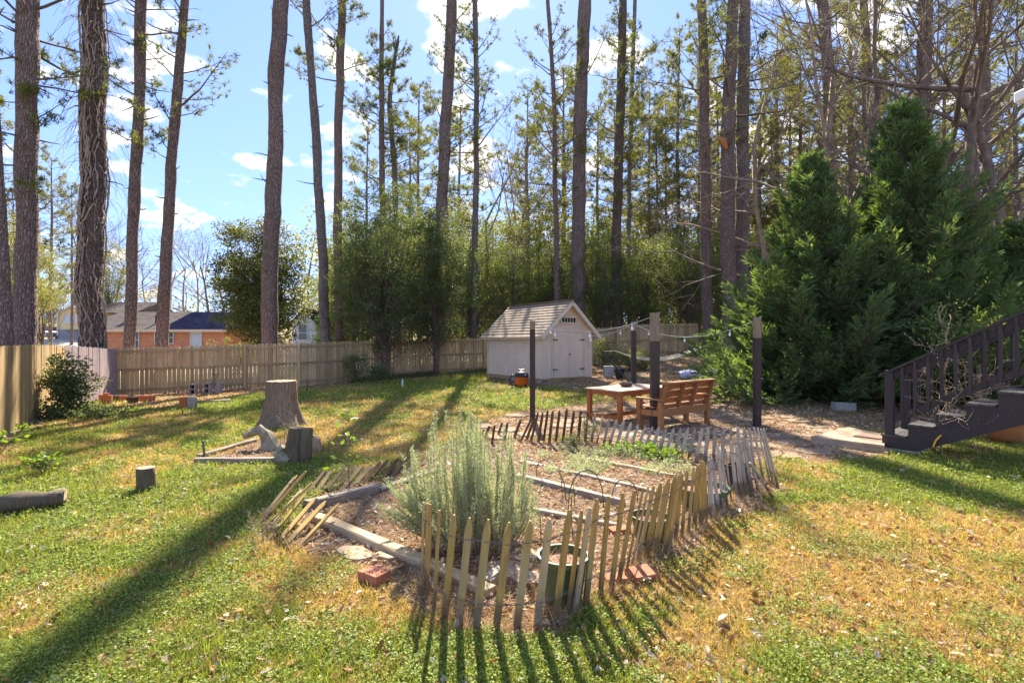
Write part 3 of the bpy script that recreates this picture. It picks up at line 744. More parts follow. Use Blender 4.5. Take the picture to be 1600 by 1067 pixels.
# ------------------------------------------------------------------ picnic table and bench
def table():
    U = Vector((.785, .62, 0)); V_ = Vector((-.62, .785, 0)); Z = Vector((0, 0, 1)); AX = (U, V_, Z)
    P0 = Vector((2.33, 11.0, 0)); Lx, Ly, ht = 1.95, 1.05, .735
    r = thing('outdoor_table', 'reddish stained wooden outdoor table with plank top on the patio', 'table', P0)
    n = 7
    for i in range(n):
        yy = (i + .5) * Ly / n
        o = MB().box((0, 0, 0), (Lx, Ly / n - .006, .03)).build('plank', M['top'], r, origin=(0, 0, 0), bevel=.003)
        o.location = U * Lx / 2 + V_ * yy + Z * (ht - .015); o.rotation_euler = (0, 0, math.atan2(U.y, U.x))
    def pt(u, v, z): return P0 + U * u + V_ * v + Z * z
    ins = .08
    for v in (ins, Ly - ins): MB().box(pt(Lx / 2, v, ht - .085), (Lx - 2 * ins - .09, .03, .10), AX).build('apron', M['redwood'], r)
    for u in (ins, Lx - ins): MB().box(pt(u, Ly / 2, ht - .085), (.03, Ly - 2 * ins - .09, .10), AX).build('apron', M['redwood'], r)
    for u in (ins, Lx - ins):
        for v in (ins, Ly - ins): MB().box(pt(u, v, (ht - .03) / 2), (.095, .095, ht - .03), AX).build('leg', M['redwood'], r, bevel=.004)
        MB().box(pt(u, Ly / 2, .13), (.05, Ly - 2 * ins - .096, .085), AX).build('stretcher', M['redwood'], r)
    MB().box(pt(Lx / 2, Ly / 2, .13), (Lx - 2 * ins - .055, .05, .085), AX).build('stretcher', M['redwood'], r)
    # bowl on it
    b = pt(.95, .62, ht)
    solo(MB().lathe(b, [(.01, .004), (.10, .004), (.14, .03), (.155, .07), (.14, .105), (.115, .108), (.125, .07), (.10, .03), (.01, .02)], 20, .02), 'bowl', M['log'],
         'rough dark brown round bowl standing on the table', 'bowl', b, smooth=True)
table()
def bench():
    U = Vector((.785, .62, 0)); F_ = Vector((-.62, .785, 0)); Z = Vector((0, 0, 1))
    P0 = Vector((2.95, 10.1, 0)); Lx, Dp = 1.77, .62
    r = thing('wooden_bench', 'reddish wooden garden bench seen from behind its slatted back', 'bench', P0)
    def pt(u, f, z): return P0 + U * u + F_ * f + Z * z
    AX = (U, F_, Z)
    for u in (.05, Lx - .05):
        MB().box(pt(u, .05, .30), (.10, .09, .60), AX).build('leg', M['redwood_light'], r, bevel=.004)
        MB().box(pt(u, Dp - .05, .31), (.10, .09, .62), AX).build('leg', M['redwood_light'], r, bevel=.004)
        MB().box(pt(u, Dp / 2, .64), (.12, Dp + .06, .035), AX).build('armrest', M['redwood_light'], r, bevel=.003)
        MB().box(pt(u, Dp / 2, .36), (.04, Dp - .19, .12), AX).build('side_rail', M['redwood_light'], r)
    MB().box(pt(Lx / 2, .05, .375), (Lx - .205, .05, .16), AX).build('rear_rail', M['redwood_light'], r)
    MB().box(pt(Lx / 2, Dp - .05, .36), (Lx - .205, .05, .12), AX).build('front_rail', M['redwood_light'], r)
    for k in range(5): 
        MB().box(pt(Lx / 2, .14 + k * .105, .475), (Lx - .21 if k in (0, 4) else Lx - .02, .09, .025), AX).build('seat_slat', M['redwood_light'], r)
    # leaning back: uprights, slats on the front, cap on top
    lean = Vector((0, 0, 0)) - F_ * .17
    def bk(u, t, off=0): return pt(u, .085 + off, .40) + lean * t + Z * (.56 * t)
    nrm = (F_ * .56 + Z * .17).normalized()
    for u in (.06, Lx * .36, Lx * .63, Lx - .06):
        MB().bar(bk(u, 0.12), bk(u, 1), .045, .09, up=nrm).build('upright', M['redwood_light'], r)
    for k in range(4):
        t = .12 + .26 * k; up = (bk(0, 1) - bk(0, 0)).normalized()
        MB().bar(bk(.02, t, .064), bk(Lx - .02, t, .064), .018, .115, up=up).build('back_slat', M['redwood'], r)
    MB().bar(bk(-.01, 1.03, .02), bk(Lx + .01, 1.03, .02), .15, .035, up=nrm.cross(U) if 0 else (0, 0, 1)).build('top_cap', M['redwood_light'], r, bevel=.003)
bench()

# ------------------------------------------------------------------ patio slabs
def slabs():
    r = thing('stone_patio', 'tan patio of large uneven flat slabs under the table and bench', 'patio', (3.4, 10.6, 0))
    k = 0; U = Vector((.93, .36, 0)); V_ = Vector((-.36, .93, 0))
    for i in range(-9, 9):
        for j in range(-5, 6):
            c = Vector((3.4, 10.4, 0)) + U * (i * .66 + (.3 if j % 2 else 0)) + V_ * (j * .62)
            if not poly_in(np.array([c.x]), np.array([c.y]), PATIO)[0] or random.random() < .22: continue
            w, d = random.uniform(.52, .62), random.uniform(.48, .58); a = random.uniform(-.06, .06)
            ax = Vector((U.x * math.cos(a) - U.y * math.sin(a), U.x * math.sin(a) + U.y * math.cos(a), 0)); ay = Vector((-ax.y, ax.x, 0))
            pl = []
            for q in range(8):
                t = 2 * math.pi * q / 8 + math.pi / 8; rr = random.uniform(.93, 1.04) / max(abs(math.cos(t)), abs(math.sin(t))) ** .8
                pl.append(c + ax * (math.cos(t) * rr * w / 2) + ay * (math.sin(t) * rr * d / 2))
            z0 = h(c.x, c.y); zt = random.uniform(.010, .024)
            MB().prism([Vector((p.x, p.y, z0 - .03)) for p in pl], Vector((random.uniform(-.003, .003), 0, zt + .03))).build('slab', M['paver'], r, bevel=.006)
slabs()
def entry_slab():
    # raised step in front of the stair
    a, b, c, d = G(1267, 693), G(1382, 708), G(1385, 690), G(1325, 676)
    r = thing('concrete_step', 'low two layer concrete landing at the foot of the dark stair', 'step', a)
    for k, (z0, t, e) in enumerate(((0, .07, .03), (.072, .06, 0))):
        pl = [a + Vector((-e, -e, 0)), b + Vector((e, -e, 0)), c + Vector((e, e, 0)), d + Vector((-e, e, 0))]
        MB().prism([Vector((p.x, p.y, z0)) for p in pl], Vector((0, 0, t))).build('layer', M['slab'], r, bevel=.008)
    m = (b * .62 + c * .38 + a * 0); X = (b - a).normalized(); Y = (d - a).normalized(); c0 = (a + b + c + d) / 4 + X * .30
    pl = [c0 - X * .28 - Y * .22, c0 + X * .33 - Y * .22, c0 + X * .33 + Y * .22, c0 - X * .28 + Y * .22]
    solo(MB().prism([Vector((p.x, p.y, .137)) for p in pl], Vector((0, 0, .015))), 'doormat', M['mat'], 'brown doormat lying on the landing at the stair foot', 'doormat', Vector((c0.x, c0.y, .137)))
entry_slab()

# ------------------------------------------------------------------ dark stair
def stair():
    B = G(1385, 703); B.z = .0; B = Vector((6.1, 8.44, 0)); d = Vector((.625, -.78, 0)); w = Vector((.78, .625, 0)); Z = Vector((0, 0, 1))
    r = thing('wooden_stair', 'dark brown wooden outdoor stair with baluster railings rising to the right', 'stair', B)
    n = 9; run, rise = .35, .2; z0 = .05
    def pt(s, z, o=0): return B + d * s + Z * z + w * o
    MB().prism([pt(-.03, 0, 0), pt(.5, 0, 0), pt(.5, .06, 0), pt(-.03, .06, 0)], w * 1.0).build('footing', M['concrete'], r)
    for off in (0, .95):
        pl = [pt(0, .062, off), pt(0, z0 + rise, off)]
        for i in range(n):
            pl += [pt((i + 1) * run, z0 + (i + 1) * rise, off), pt((i + 1) * run, z0 + (i + 2) * rise, off)]
        pl = pl[:-1]; pl += [pt(n * run, z0 + n * rise - .5, off), pt(.45, .062, off)]
        MB().prism(pl, w * .045).build('stringer', M['stair'], r)
    for i in range(n):
        zt = z0 + (i + 1) * rise
        for k in range(2):
            MB().prism([pt(i * run + .008 + k * .17 - .02, zt + .002, -.02), pt(i * run + .17 + k * .17 - .02, zt + .002, -.02), pt(i * run + .17 + k * .17 - .02, zt + .002, 1.01), pt(i * run + .008 + k * .17 - .02, zt + .002, 1.01)], Z * .03).build('tread_board', M['tread'], r)
        MB().prism([pt(i * run, zt - rise + (.034 if i else .01), .047), pt(i * run + .018, zt - rise + (.034 if i else .01), .047), pt(i * run + .018, zt - .001, .047), pt(i * run, zt - .001, .047)], w * .90).build('riser', M['stair'], r)
    sl = rise / run * 1.0
    for off in (.06, .93):
        def rl(s, z): return pt(s, z0 + rise + .03 + z + s * sl, off)
        MB().box(pt(.09, .78, off), (.115, .115, 1.10), (d, w, Z)).build('newel_post', M['stair'], r, bevel=.004)
        ln = n * run - .1
        rail = MB().bar(rl(-.05, .98), rl(ln, .98), .15, .04).build('handrail', M['stair'], r)
        MB().bar(rl(.14, .87), rl(ln, .87), .04, .11).build('upper_rail', M['stair'], r)
        MB().bar(rl(.14, .17), rl(ln, .17), .04, .10).build('lower_rail', M['stair'], r)
        k = 0; s = .27
        while s < ln:
            sd = -1 if off < .5 else 1
            MB().bar(rl(s, .10) + w * (.042 * sd), rl(s, .95) + w * (.042 * sd), .05, .04, up=d).build('baluster', M['stair'], r); s += .165
stair()
g = G(1572, 690); g = Vector((g.x, g.y, g.z))
solo(MB().lathe(g, [(.01, 0), (.19, 0), (.25, .08), (.30, .25), (.31, .40), (.35, .41), (.35, .47), (.31, .47), (.29, .40), (.05, .38)], 28), 'terracotta_pot', M['terracotta'],
     'large orange terracotta planter beneath the dark stair', 'plant pot', g, smooth=True)
# corner of the house eave, upper right
def eave():
    q = P(1598, 168, 4.2); r = thing('house_eave', 'white corner of a house eave at the right edge of the photo', 'eave', q)
    MB().box(q + Vector((.42, -.5, .12)), (.80, 1.2, .09)).build('gutter', M['white'], r, bevel=.01)
    MB().box(q + Vector((.45, -.5, .055)), (.74, 1.1, .035)).build('soffit', M['white'], r)
    MB().box(q + Vector((.50, -.45, -.05)), (.66, .9, .17)).build('frieze', M['shed_trim'], r)
    MB().box(q + Vector((.55, -.40, -1.75)), (.5, .7, 3.22)).build('corner_wall', M['white'], r)
eave()

# ------------------------------------------------------------------ low picket fences: (base px, base py, top px, top py)
PA = [(412,804,460,745),(408,815,464,742),(406,820,478,736),(407,829,488,754),(409.5,836,472,764),(416.5,846,478,771),(432,849,493,778),(446,851,509,783),(464,857,530,786)]
PB = [(478,773,510,732.6),(491,774,518,735),(502,773,540,728),(518,768.5,554,725),(533,766,567,725),(546,764,580,728),(563,760,595,721),(581,752,606,718),(596,749,622,716.5),
      (612,745,636,712),(630,740,652,708),(650,733,670,703),(668,726,687,697),(686,720,703,690),(704,712,720,684),(722,705,736,678)]
PC = [(745,692,756,671),(758,684,765,665),(768.5,693,773,664),(778,680,785,660),(787,695,793,660),(803,684,814,655),(812,693,831,653),(822,688,836,651),(829,692,841,644),(841,691,848,644),
      (849,691,856,641),(858,693,864,641),(868,692,874.6,640.5),(879,691,886,638),(890,692,897,641),(903,690,908,641),(914,690,919,643),(924.5,690,930,646),
      (932,694,942,650),(942.5,699,952,653),(951,698,964,655),(962,701,975,656),(972.4,702.4,986.5,660),(983.6,702,997.5,663),(995,704,1009,666),(1006,706,1019.5,666.6),(1018,708,1030,666.6),
      (1029,709,1041,668.5),(1039,711,1053,669),(1052,715.6,1064,669.5),(1063.7,717,1075,669.5),(1076,718,1086,668.5),(1088,721.5,1097,668.5),(1101,723,1107,667.8),(1114.6,724,1117.4,668),
      (1129,727,1130,667.8),(1142.5,730,1142,667),(1155.7,734.7,1152.8,667),(1170,738,1163,668),(1180,742,1171,669),(1192,747,1178,668),(1203,753,1184,669),(1209,758,1189,670),(1216,763,1193,670)]
PD = [(1185,768,1166,685),(1175,770,1161,682),(1166,772,1156,690),(1159,773,1151,696.5),(1151,775,1142,690),(1143,784,1133,700),(1136.5,792,1127,704),(1130,799,1121,694),(1124.6,806,1112,715),(1117,811,1106.7,711),
      (1110,815,1108,718),(1103,820,1100,722),(1095,823,1098,720),(1085,825.5,1091,726),(1075.6,832.7,1084,730),(1065,840,1074,735),(1055,847,1066,739.5),(1046,858,1061,741),(1037,868.5,1055,744),(1022,870,1044.6,746.6),(1008.7,873,1032.6,754),
      (995.6,877,1022,758.6),(986,890,1013,760),(977,902,1005,762),(966,914,992,766),(954.5,925,973.6,770),(937.6,936,951,775),(915,943.5,933,779),(898,955,922,793),(887,960,909,797),
      (867,976,890,796),(839,981,859,810),(807,984,828.6,813),(774.6,987,795.7,815.6),(743.7,984,763,811),(717,976,734,808.5),(694.5,968,709.4,804),(677.6,959,686.6,797),(668,934,672,787.5),(664,922,668,786),(659,912,662,784.7),(670,889,672.5,787)]
def picket_mesh(name, w, mat):
    t = .016; prof = [(-w / 2, 0), (w / 2, 0), (w / 2 * 1.02, .90), (w * .12, 1), (-w * .12, 1), (-w / 2 * .98, .90)]
    vs = [(x, -t / 2, z) for x, z in prof] + [(x, t / 2, z) for x, z in prof]; n = 6
    fs = [tuple(range(n)), tuple(range(2 * n - 1, n - 1, -1))] + [(i, i + n, (i + 1) % n + n, (i + 1) % n) for i in range(n)]
    me = bpy.data.meshes.new(name); me.from_pydata(vs, [], fs); me.materials.append(mat); me.update(); return me
def pickets(lst, label, mats, lean_len=None, loc=None):
    bs = []; ts = []
    for bx, by, tx, ty in lst:
        b = G(bx, by); t = P(tx, ty, b.y)
        if lean_len and (t - b).length < lean_len:     # leaning away from or towards the camera as well
            dd = Vector(((tx - 800) / 800., 1, (533.5 - ty) / 800.)); o = Vector((0, 0, CAMZ)) - b
            A = dd.dot(dd); Bq = 2 * o.dot(dd); Cq = o.dot(o) - lean_len ** 2; disc = Bq * Bq - 4 * A * Cq
            if disc > 0: t = Vector((0, 0, CAMZ)) + dd * ((-Bq + math.sqrt(disc)) / (2 * A))
        bs.append(b); ts.append(t)
    root = thing('picket_fence', label, 'picket fence', bs[0])
    meshes = {m: [picket_mesh('picket', w, M[m]) for w in (.049, .045, .054)] for m in set(mats)}
    for i, (b, t) in enumerate(zip(bs, ts)):
        a = bs[max(0, i - 1)]; c = bs[min(len(bs) - 1, i + 1)]
        X = (c - a); X.z = 0
        Z = (t - b); L = Z.length; Z.normalize(); X = (X - Z * X.dot(Z)).normalized(); Y = Z.cross(X)
        tw = random.uniform(-.25, .25); X2 = X * math.cos(tw) + Y * math.sin(tw); Y2 = Z.cross(X2)
        mt = mats[min(len(mats) - 1, int(i * len(mats) / len(bs)))]
        o = link('picket', random.choice(meshes[mt]), root); e = .04
        m = Matrix((X2, Y2, Z)).transposed().to_4x4(); m.translation = b - Z * e - root.location
        o.matrix_local = m @ Matrix.Diagonal((1, 1, L + e, 1))
    for fr in (.24, .80):
        for off in (-1, 1):
            pts = []
            for i, (b, t) in enumerate(zip(bs, ts)):
                a = bs[max(0, i - 1)]; c = bs[min(len(bs) - 1, i + 1)]; X = (c - a).normalized(); nY = Vector((-X.y, X.x, 0))
                q = b.lerp(t, fr); pts.append(q + nY * (.011 * off))
                if i < len(bs) - 1:
                    q2 = bs[i + 1].lerp(ts[i + 1], fr); pts.append((q + q2) / 2 + Vector((0, 0, -.004 * off)) )
            MB().tube(pts, .003, 4).build('twisted_wire', M['wire'], root)
    return root
pickets(PA, 'bundle of yellowish pickets leaning far over at the left corner of the garden', ['picket'], .66)
pickets(PB, 'dark leaning pickets behind the rosemary along the far left side of the garden', ['picket_brown'], .62)
pickets(PC, 'row of brown to silvery pickets along the far side of the garden by the patio', ['picket_brown', 'picket_brown', 'picket_brown', 'picket_grey', 'picket_grey', 'picket_grey', 'picket_grey', 'picket_grey'])
pickets(PD, 'nearest curved run of golden pointed pickets from the front to the right corner', ['picket_grey', 'picket', 'picket', 'picket'])
a, b = G(1209, 779), P(1172, 722, G(1209, 779).y)
solo(MB().bar(a, b, .055, .02), 'loose_picket', M['picket_grey'], 'broken grey slat slanting against the right corner of the picket fence', 'slat', a)

# dry grass and dead stalks caught along the foot of the pickets
def edge_straw(lst, per, name_label, seed):
    r = np.random.default_rng(seed); C = []
    for (a, b_) in zip(lst[:-1], lst[1:]):
        A = G(a[0], a[1]); B_ = G(b_[0], b_[1]); t = r.random(per)[:, None]
        q = np.array(A)[None] * (1 - t) + np.array(B_)[None] * t; q[:, :2] += r.normal(size=(per, 2)) * .055; C.append(q)
    C = np.concatenate(C); C[:, 2] = H(C[:, 0], C[:, 1]); n = len(C); d = r.normal(size=(n, 3)) * .7; d[:, 2] = .35 + r.random(n) * .9
    V, F = blades(C, d, .05 + .16 * r.random(n) ** 2, .0035, r); pal = np.array([(.52, .40, .24), (.42, .27, .14), (.60, .50, .34), (.22, .25, .07), (.30, .18, .10)])
    tag(link('dry_grass', npmesh('dry_grass', V, F, M['dryleaf'], np.repeat(pal[r.integers(0, 5, n)], 3, 0))), name_label, 'dry grass', kind='stuff')
edge_straw(PD, 110, 'straw coloured dead grass along the foot of the near pickets', 3)
edge_straw(PA, 60, 'dead grass under the leaning left pickets', 4)
edge_straw(PC, 40, 'dry grass along the far pickets', 5)

# ------------------------------------------------------------------ raised bed timbers
def timber(a, b, w, t, mat, label, name='bed_timber', lift=0, rough_=.006):
    a = Vector(a); b = Vector(b); m = (a + b) / 2; d = b - a; L = d.length
    mb = MB(); n = max(2, int(L / .25)); X = d.normalized(); Y = Vector((0, 0, 1)).cross(X).normalized(); Z = X.cross(Y)
    vs = []
    for i in range(n + 1):
        for (yy, zz) in ((-w / 2, 0), (w / 2, 0), (w / 2, t * .85), (w * .38, t), (-w * .38, t), (-w / 2, t * .85)):
            vs.append(Vector((-L / 2 + L * i / n, yy + random.uniform(-1, 1) * rough_, zz + random.uniform(-1, 1) * rough_ * .7)))
    fs = [tuple(range(5, -1, -1)), tuple(n * 6 + k for k in range(6))]
    for i in range(n):
        for k in range(6): q = i * 6 + k; q2 = i * 6 + (k + 1) % 6; fs.append((q, q2, q2 + 6, q + 6))
    mb.add(vs, fs); o = mb.build(name, mat); o.location = m + Vector((0, 0, lift - .02))
    o.rotation_euler = (0, -math.asin(d.z / L), math.atan2(d.y, d.x)); return tag(o, label, 'timber', 'timbers edging the garden beds')
timber(G(492, 812), G(665, 884), .12, .085, M['timber'], 'sunlit pale timber edging the near left side of the garden')
timber(G(668, 886), G(768, 930), .11, .08, M['timber'], 'mossy timber behind the front pickets continuing the near left edge')
timber(G(478, 795), G(588, 768), .13, .11, M['timber_grey'], 'round edged dark timber beneath the leaning brown pickets')
timber(G(592, 768), G(690, 735), .10, .07, M['timber_grey'], 'dark timber running behind the rosemary shrub')
timber(G(814, 722), G(985, 760), .085, .055, M['timber_grey'], 'second garden bed timber back from the pots')
timber(G(987, 761), G(1085, 786), .085, .055, M['timber_grey'], 'right hand end of the second garden bed timber')
timber(G(808, 748), G(974, 790), .10, .09, M['timber_grey'], 'thick grey timber crossing the garden behind the wire hoops')
timber(G(828, 798), G(965, 824), .09, .06, M['timber_grey'], 'low grey timber nearest the green pots')
timber(G(918, 718), G(1056, 744), .07, .05, M['timber'], 'thin pale timber at the back of the garden beds')
timber(G(757, 918), G(782, 898), .10, .09, M['timber_grey'], 'short timber stub at the near corner behind the front pickets')
# lower path stones between beds in front
for (px, py, s) in ((790, 890, .2), (812, 868, .17), (830, 905, .16), (548, 862, .14), (560, 872, .12), (610, 868, .13)):
    g = G(px, py); mb = MB(); mb.prism([g + Vector((math.cos(t) * s * random.uniform(.8, 1.1), math.sin(t) * s * random.uniform(.6, .9), -.02)) for t in np.arange(0, 6.2, .8)], Vector((0, 0, .045)))
    solo(mb, 'flat_stone', M['slab'], {790: 'large pale flat stone left of the front green pot', 812: 'pale flat stone behind the front pickets beside the pot', 830: 'flat stone just in front of the green pot',
         548: 'flat tan stone outside the left bed timber', 560: 'tan stone lying in grass near the loose brick', 610: 'tan stone between the timber and the loose brick'}[px], 'stone', g, 'flat stones around the garden bed', bevel=.008)

# ------------------------------------------------------------------ pots, bricks, hoops
def pot(px, py, rt, rb, hh, mat, label, soil=True):
    g = G(px, py); r = thing('plant_pot', label, 'plant pot', g)
    MB().lathe(g, [(.01, .0), (rb, 0), (rb + (rt - rb) * .5, hh * .5), (rt - .008, hh - .035), (rt + .012, hh - .035), (rt + .012, hh), (rt - .006, hh), (rt - .012, hh - .06), (rb, hh * .4)], 32).build('pot_wall', mat, r, smooth=False)
    MB().lathe(g, [(.0, hh - .05), (rt * .5, hh - .045), (rt - .012, hh - .055)], 20, .03).build('potting_soil', M['mat'], r)
    q = np.array([[g.x, g.y, g.z + hh - .05]] * 160); a = rng.random(160) * 6.28; rr = np.sqrt(rng.random(160)) * rt * .85
    q[:, 0] += np.cos(a) * rr; q[:, 1] += np.sin(a) * rr; d = rng.normal(size=(160, 3)); d[:, 2] = np.abs(d[:, 2]) * .6
    V, F = blades(q - np.array(g), d, .04 + rng.random(160) * .06, .005)
    me = npmesh('dry_stalks', V, F, M['dryleaf'], np.repeat(np.array([[.5, .33, .2]]) * (.5 + .8 * rng.random((160, 1))), 3, 0))
    tag(link('dry_stalks', me, r), kind='stuff')
    return r
pot(880, 938, .172, .125, .325, M['green_pot'], 'dull green round pot of dead stalks just behind the front pickets')
pot(1016, 846, .165, .125, .24, M['green_pot'], 'green round pot with a red brown plant remnant by the right pickets')
pot(1098, 789, .27, .21, .21, M['green_pot'], 'wide dark green tub behind the crowded pickets at right')
g = G(1153, 765)
solo(MB().lathe(g, [(.01, 0), (.12, 0), (.15, .28), (.165, .28), (.165, .31), (.14, .31), (.12, .05)], 4), 'black_pot', M['blackp'], 'square black plastic pot inside the right corner of the pickets', 'plant pot', g)
def brickbox(g, rz, d=(.20, .10, .062), tilt=0, z=0, label='', group=None, mat='brick', hole=False, name='brick', cat='brick'):
    mb = MB().box((0, 0, d[2] / 2), d, jit=.003); o = mb.build(name, M[mat], None, bevel=.004)
    o.location = g + Vector((0, 0, z)); o.rotation_euler = (tilt, 0, rz); return tag(o, label, cat, group)
brickbox(G(585, 906), -.6, (.20, .15, .075), .0, label='loose reddish brick lying in the grass left of the front pickets')
brickbox(G(1003, 902), .4, (.22, .15, .06), .1, label='tilted orange brick under the front pickets beside the second pot')
brickbox(G(966, 905), .15, (.22, .12, .035), 0, label='thin flat brick in the leaves behind the front pickets')
brickbox(G(967, 832), .35, (.20, .11, .05), 0, label='red brick lying in the bed left of the second green pot')
bk = [(163, 612, 1.2, .2, 'end brick at the left of the brick row by the corner'), (170, 606, 1.5, .35, 'upright leaning brick on the left end of the brick row'), (177, 623, .1, 0, 'wide brick in the row under the fence corner')]
for i, (px, w, t) in enumerate(((159, .09, .30), (166, .10, .34), (172, .08, .28))):
    g = G(px, 632); brickbox(g, .1 * i, (w + .03, .09, t), 0, label=('leftmost tall brick standing on end in the brick row', 'tallest brick standing on end left in the brick row', 'third upright brick from the left in the brick row')[i], group='row of old bricks by the back fence')
for i, px in enumerate((181, 192, 214, 223, 230, 237)):
    g = G(px + 1, 627); brickbox(g, random.uniform(-.15, .15), (.22 if i < 2 else .13, .10, .19), random.uniform(-.06, .06),
        label=('wide dull brick left of the black gap in the brick row', 'brown brick just left of the black gap in the row', 'brick just right of the black gap in the row', 'reddest brick standing right of the black gap', 'second brick from the right end of the row', 'rightmost brick of the row by the fence')[i], group='row of old bricks by the back fence', mat=('brick' if i % 2 else 'log') if i < 2 else 'brick')
g = G(206, 630); solo(MB().box(g + Vector((0, .02, .09)), (.26, .12, .18), jit=.01), 'gap_shade', M['blackp'], 'black box standing for the shaded gap in the middle of the brick row', 'block', g)  # black box stands in for the shade in the gap between bricks
def cinder(px, py, w, hh, rz, label, up=True, mat='concrete'):
    g = G(px, py); r = thing('cinder_block', label, 'cinder block', g, 'concrete blocks set by the back fence'); X = Vector((math.cos(rz), math.sin(rz), 0)); Y = Vector((-math.sin(rz), math.cos(rz), 0)); Z = Vector((0, 0, 1)); AX = (X, Y, Z)
    t = .035; mb = MB()
    for k in (-1, 1): mb.box(g + X * k * (w / 2 - t / 2) + Z * hh / 2, (t, .19, hh), AX)
    for k in (0, .5, 1): mb.box(g + Z * (t / 2 + k * (hh - t)), (w - 2 * t, .188, t), AX)
    mb.build('block_shell', M[mat], r)
    MB().box(g + Y * .08 + Z * hh / 2, (w - 2 * t - .004, .02, hh - 2 * t), AX).build('core_shade', M['blackp'], r)  # black plate gives the open cores their shade by colour
    return r
cinder(302, 616, .23, .39, .1, 'cinder block standing on end with open cores, left of the pair by the fence')
cinder(325, 615, .24, .40, -.1, 'cinder block with open cores beside the small dark shrub')
g = G(341, 614); solo(MB().box(g + Vector((0, 0, .19)), (.20, .19, .38), jit=.004), 'concrete_block', M['concrete'], 'solid grey block standing right of the small dark shrub', 'block', g)
for i, (px, mt) in enumerate(((287, 'terracotta'), (300.5, 'concrete'))):
    g = G(px, 639); solo(MB().box(g + Vector((0, 0, .16)), (.205, .10, .34), jit=.004), 'paver_block', M['concrete' if i else 'terracotta'], ('brown paver standing on edge in the lawn', 'grey paver standing on edge beside the brown one')[i], 'paver', g, bevel=.006)
g = G(285, 648); solo(MB().tube([g, g + Vector((0, 0, .13))], .018, 6), 'metal_stake', M['wire'], 'short rusty stake in the lawn before the paver pair', 'stake', g)
g = G(306, 641); solo(MB().tube([g, g + Vector((0, 0, .2))], .015, 6), 'metal_stake', M['wire'], 'thin rusty stake right beside the grey paver', 'stake', g)
g = G(326, 630); solo(MB().bar(g + Vector((-.5, -.1, .03)), g + Vector((.5, .25, .05)), .2, .08, jit=.01), 'old_board', M['timber_grey'], 'old greenish board lying on the clay before the blocks', 'board', g)
g = G(1318, 641)
solo(MB().box(g + Vector((0, 0, .10)), (.52, .22, .20), jit=.006), 'concrete_block', M['concrete'], 'grey concrete block lying under the big cypress', 'block', g, bevel=.01)
def hoop(a, b, top, label):
    a, b = G(*a), G(*b); m = (a + b) / 2; zt = P(top[0], top[1], m.y).z - m.z; pts = []
    for k in range(17):
        t = math.pi * k / 16; pts.append(m + (a - m) * math.cos(t) + Vector((0, 0, zt * math.sin(t) ** .75)))
    solo(MB().tube(pts, .006, 6), 'wire_hoop', M['stand'], label, 'hoop', a, smooth=True)
hoop((838, 745), (884, 780), (864, 722), 'leftmost low wire hoop arching over the back bed')
hoop((888, 800), (943, 795), (921, 734), 'tallest dark wire hoop standing in the middle bed')
hoop((956, 785), (996, 785), (975, 748), 'rightmost dark wire hoop in the middle bed')

# ------------------------------------------------------------------ stump, logs, driftwood bed
def stump():
    g = G(440, 664); D = g.y; r = thing('tree_stump', 'big grey sawn tree stump with flaring roots on the lawn', 'stump', g)
    sc = D / 800.; hh = 68 * sc + .06; rt = 22 * sc; rb = 38 * sc
    n = 40; vs = []; fs = []; rings = 12
    lob = [(0.2, .28), (1.9, .18), (3.3, .35), (4.6, .22), (5.6, .3)]
    for i in range(rings + 1):
        t = i / rings; z = hh * t
        for k in range(n):
            a = 2 * math.pi * k / n; base = rt + (rb - rt) * (1 - t) ** 2.6 * .85
            fl = sum(am * math.exp(-((((a - c + math.pi) % (2 * math.pi)) - math.pi) / .28) ** 2) for c, am in lob) * (1 - t) ** 5 * rb * .8
            rr = base + fl + .035 * math.sin(a * 9 + t * 1.5) * (1 - .5 * t) * .5 + random.uniform(-.012, .012)
            vs.append(g + Vector((math.cos(a) * rr, math.sin(a) * rr, z - .05 + (random.uniform(-.006, .006)))))
    for i in range(rings):
        for k in range(n): q = i * n + k; q2 = i * n + (k + 1) % n; fs.append((q, q2, q2 + n, q + n))
    MB().add(vs, fs).build('stump_bark', M['stump'], r, smooth=True)
    top = [v + Vector((0, 0, .002)) for v in vs[-n:]]; c = g + Vector((0, 0, hh - .05 + .015))
    MB().add(top + [c], [(k, (k + 1) % n, n) for k in range(n)]).build('cut_face', M['cut'], r)
stump()
g = G(228, 765)
def log_up(g, rad, hh, label, tilt=(0, 0), mat='log'):
    r = thing('log', label, 'log', g); T = Vector((tilt[0], tilt[1], 1)).normalized()
    MB().tube([g - T * .03, g + T * hh * .3, g + T * hh * .7, g + T * hh], [rad * 1.05, rad, rad * .98, rad * 1.02], 20, jit=.04).build('log_bark', M[mat], r, smooth=True)
    u = T.cross(Vector((1, 0, 0))).normalized(); w = T.cross(u)
    vs = [g + T * (hh + .002) + (u * math.cos(2 * math.pi * k / 20) + w * math.sin(2 * math.pi * k / 20)) * rad * .95 for k in range(20)]
    MB().add(vs, [tuple(range(20))]).build('cut_face', M['cut'], r)
log_up(g, .10, .27, 'short dark log standing upright in the lawn')
a, b = G(2, 802), G(102, 790)
r = thing('log', 'weathered log lying on its side at the left edge of the lawn', 'log', a); up = Vector((0, 0, .085))
MB().tube([a + up, a.lerp(b, .3) + up * 1.15, a.lerp(b, .7) + up, b + up * 1.2], [.10, .105, .09, .10], 18, jit=.08).build('log_bark', M['log'], r, smooth=True)
ax = (b - a).normalized(); s_ = ax.cross(Vector((0, 0, 1))).normalized(); w_ = s_.cross(ax)
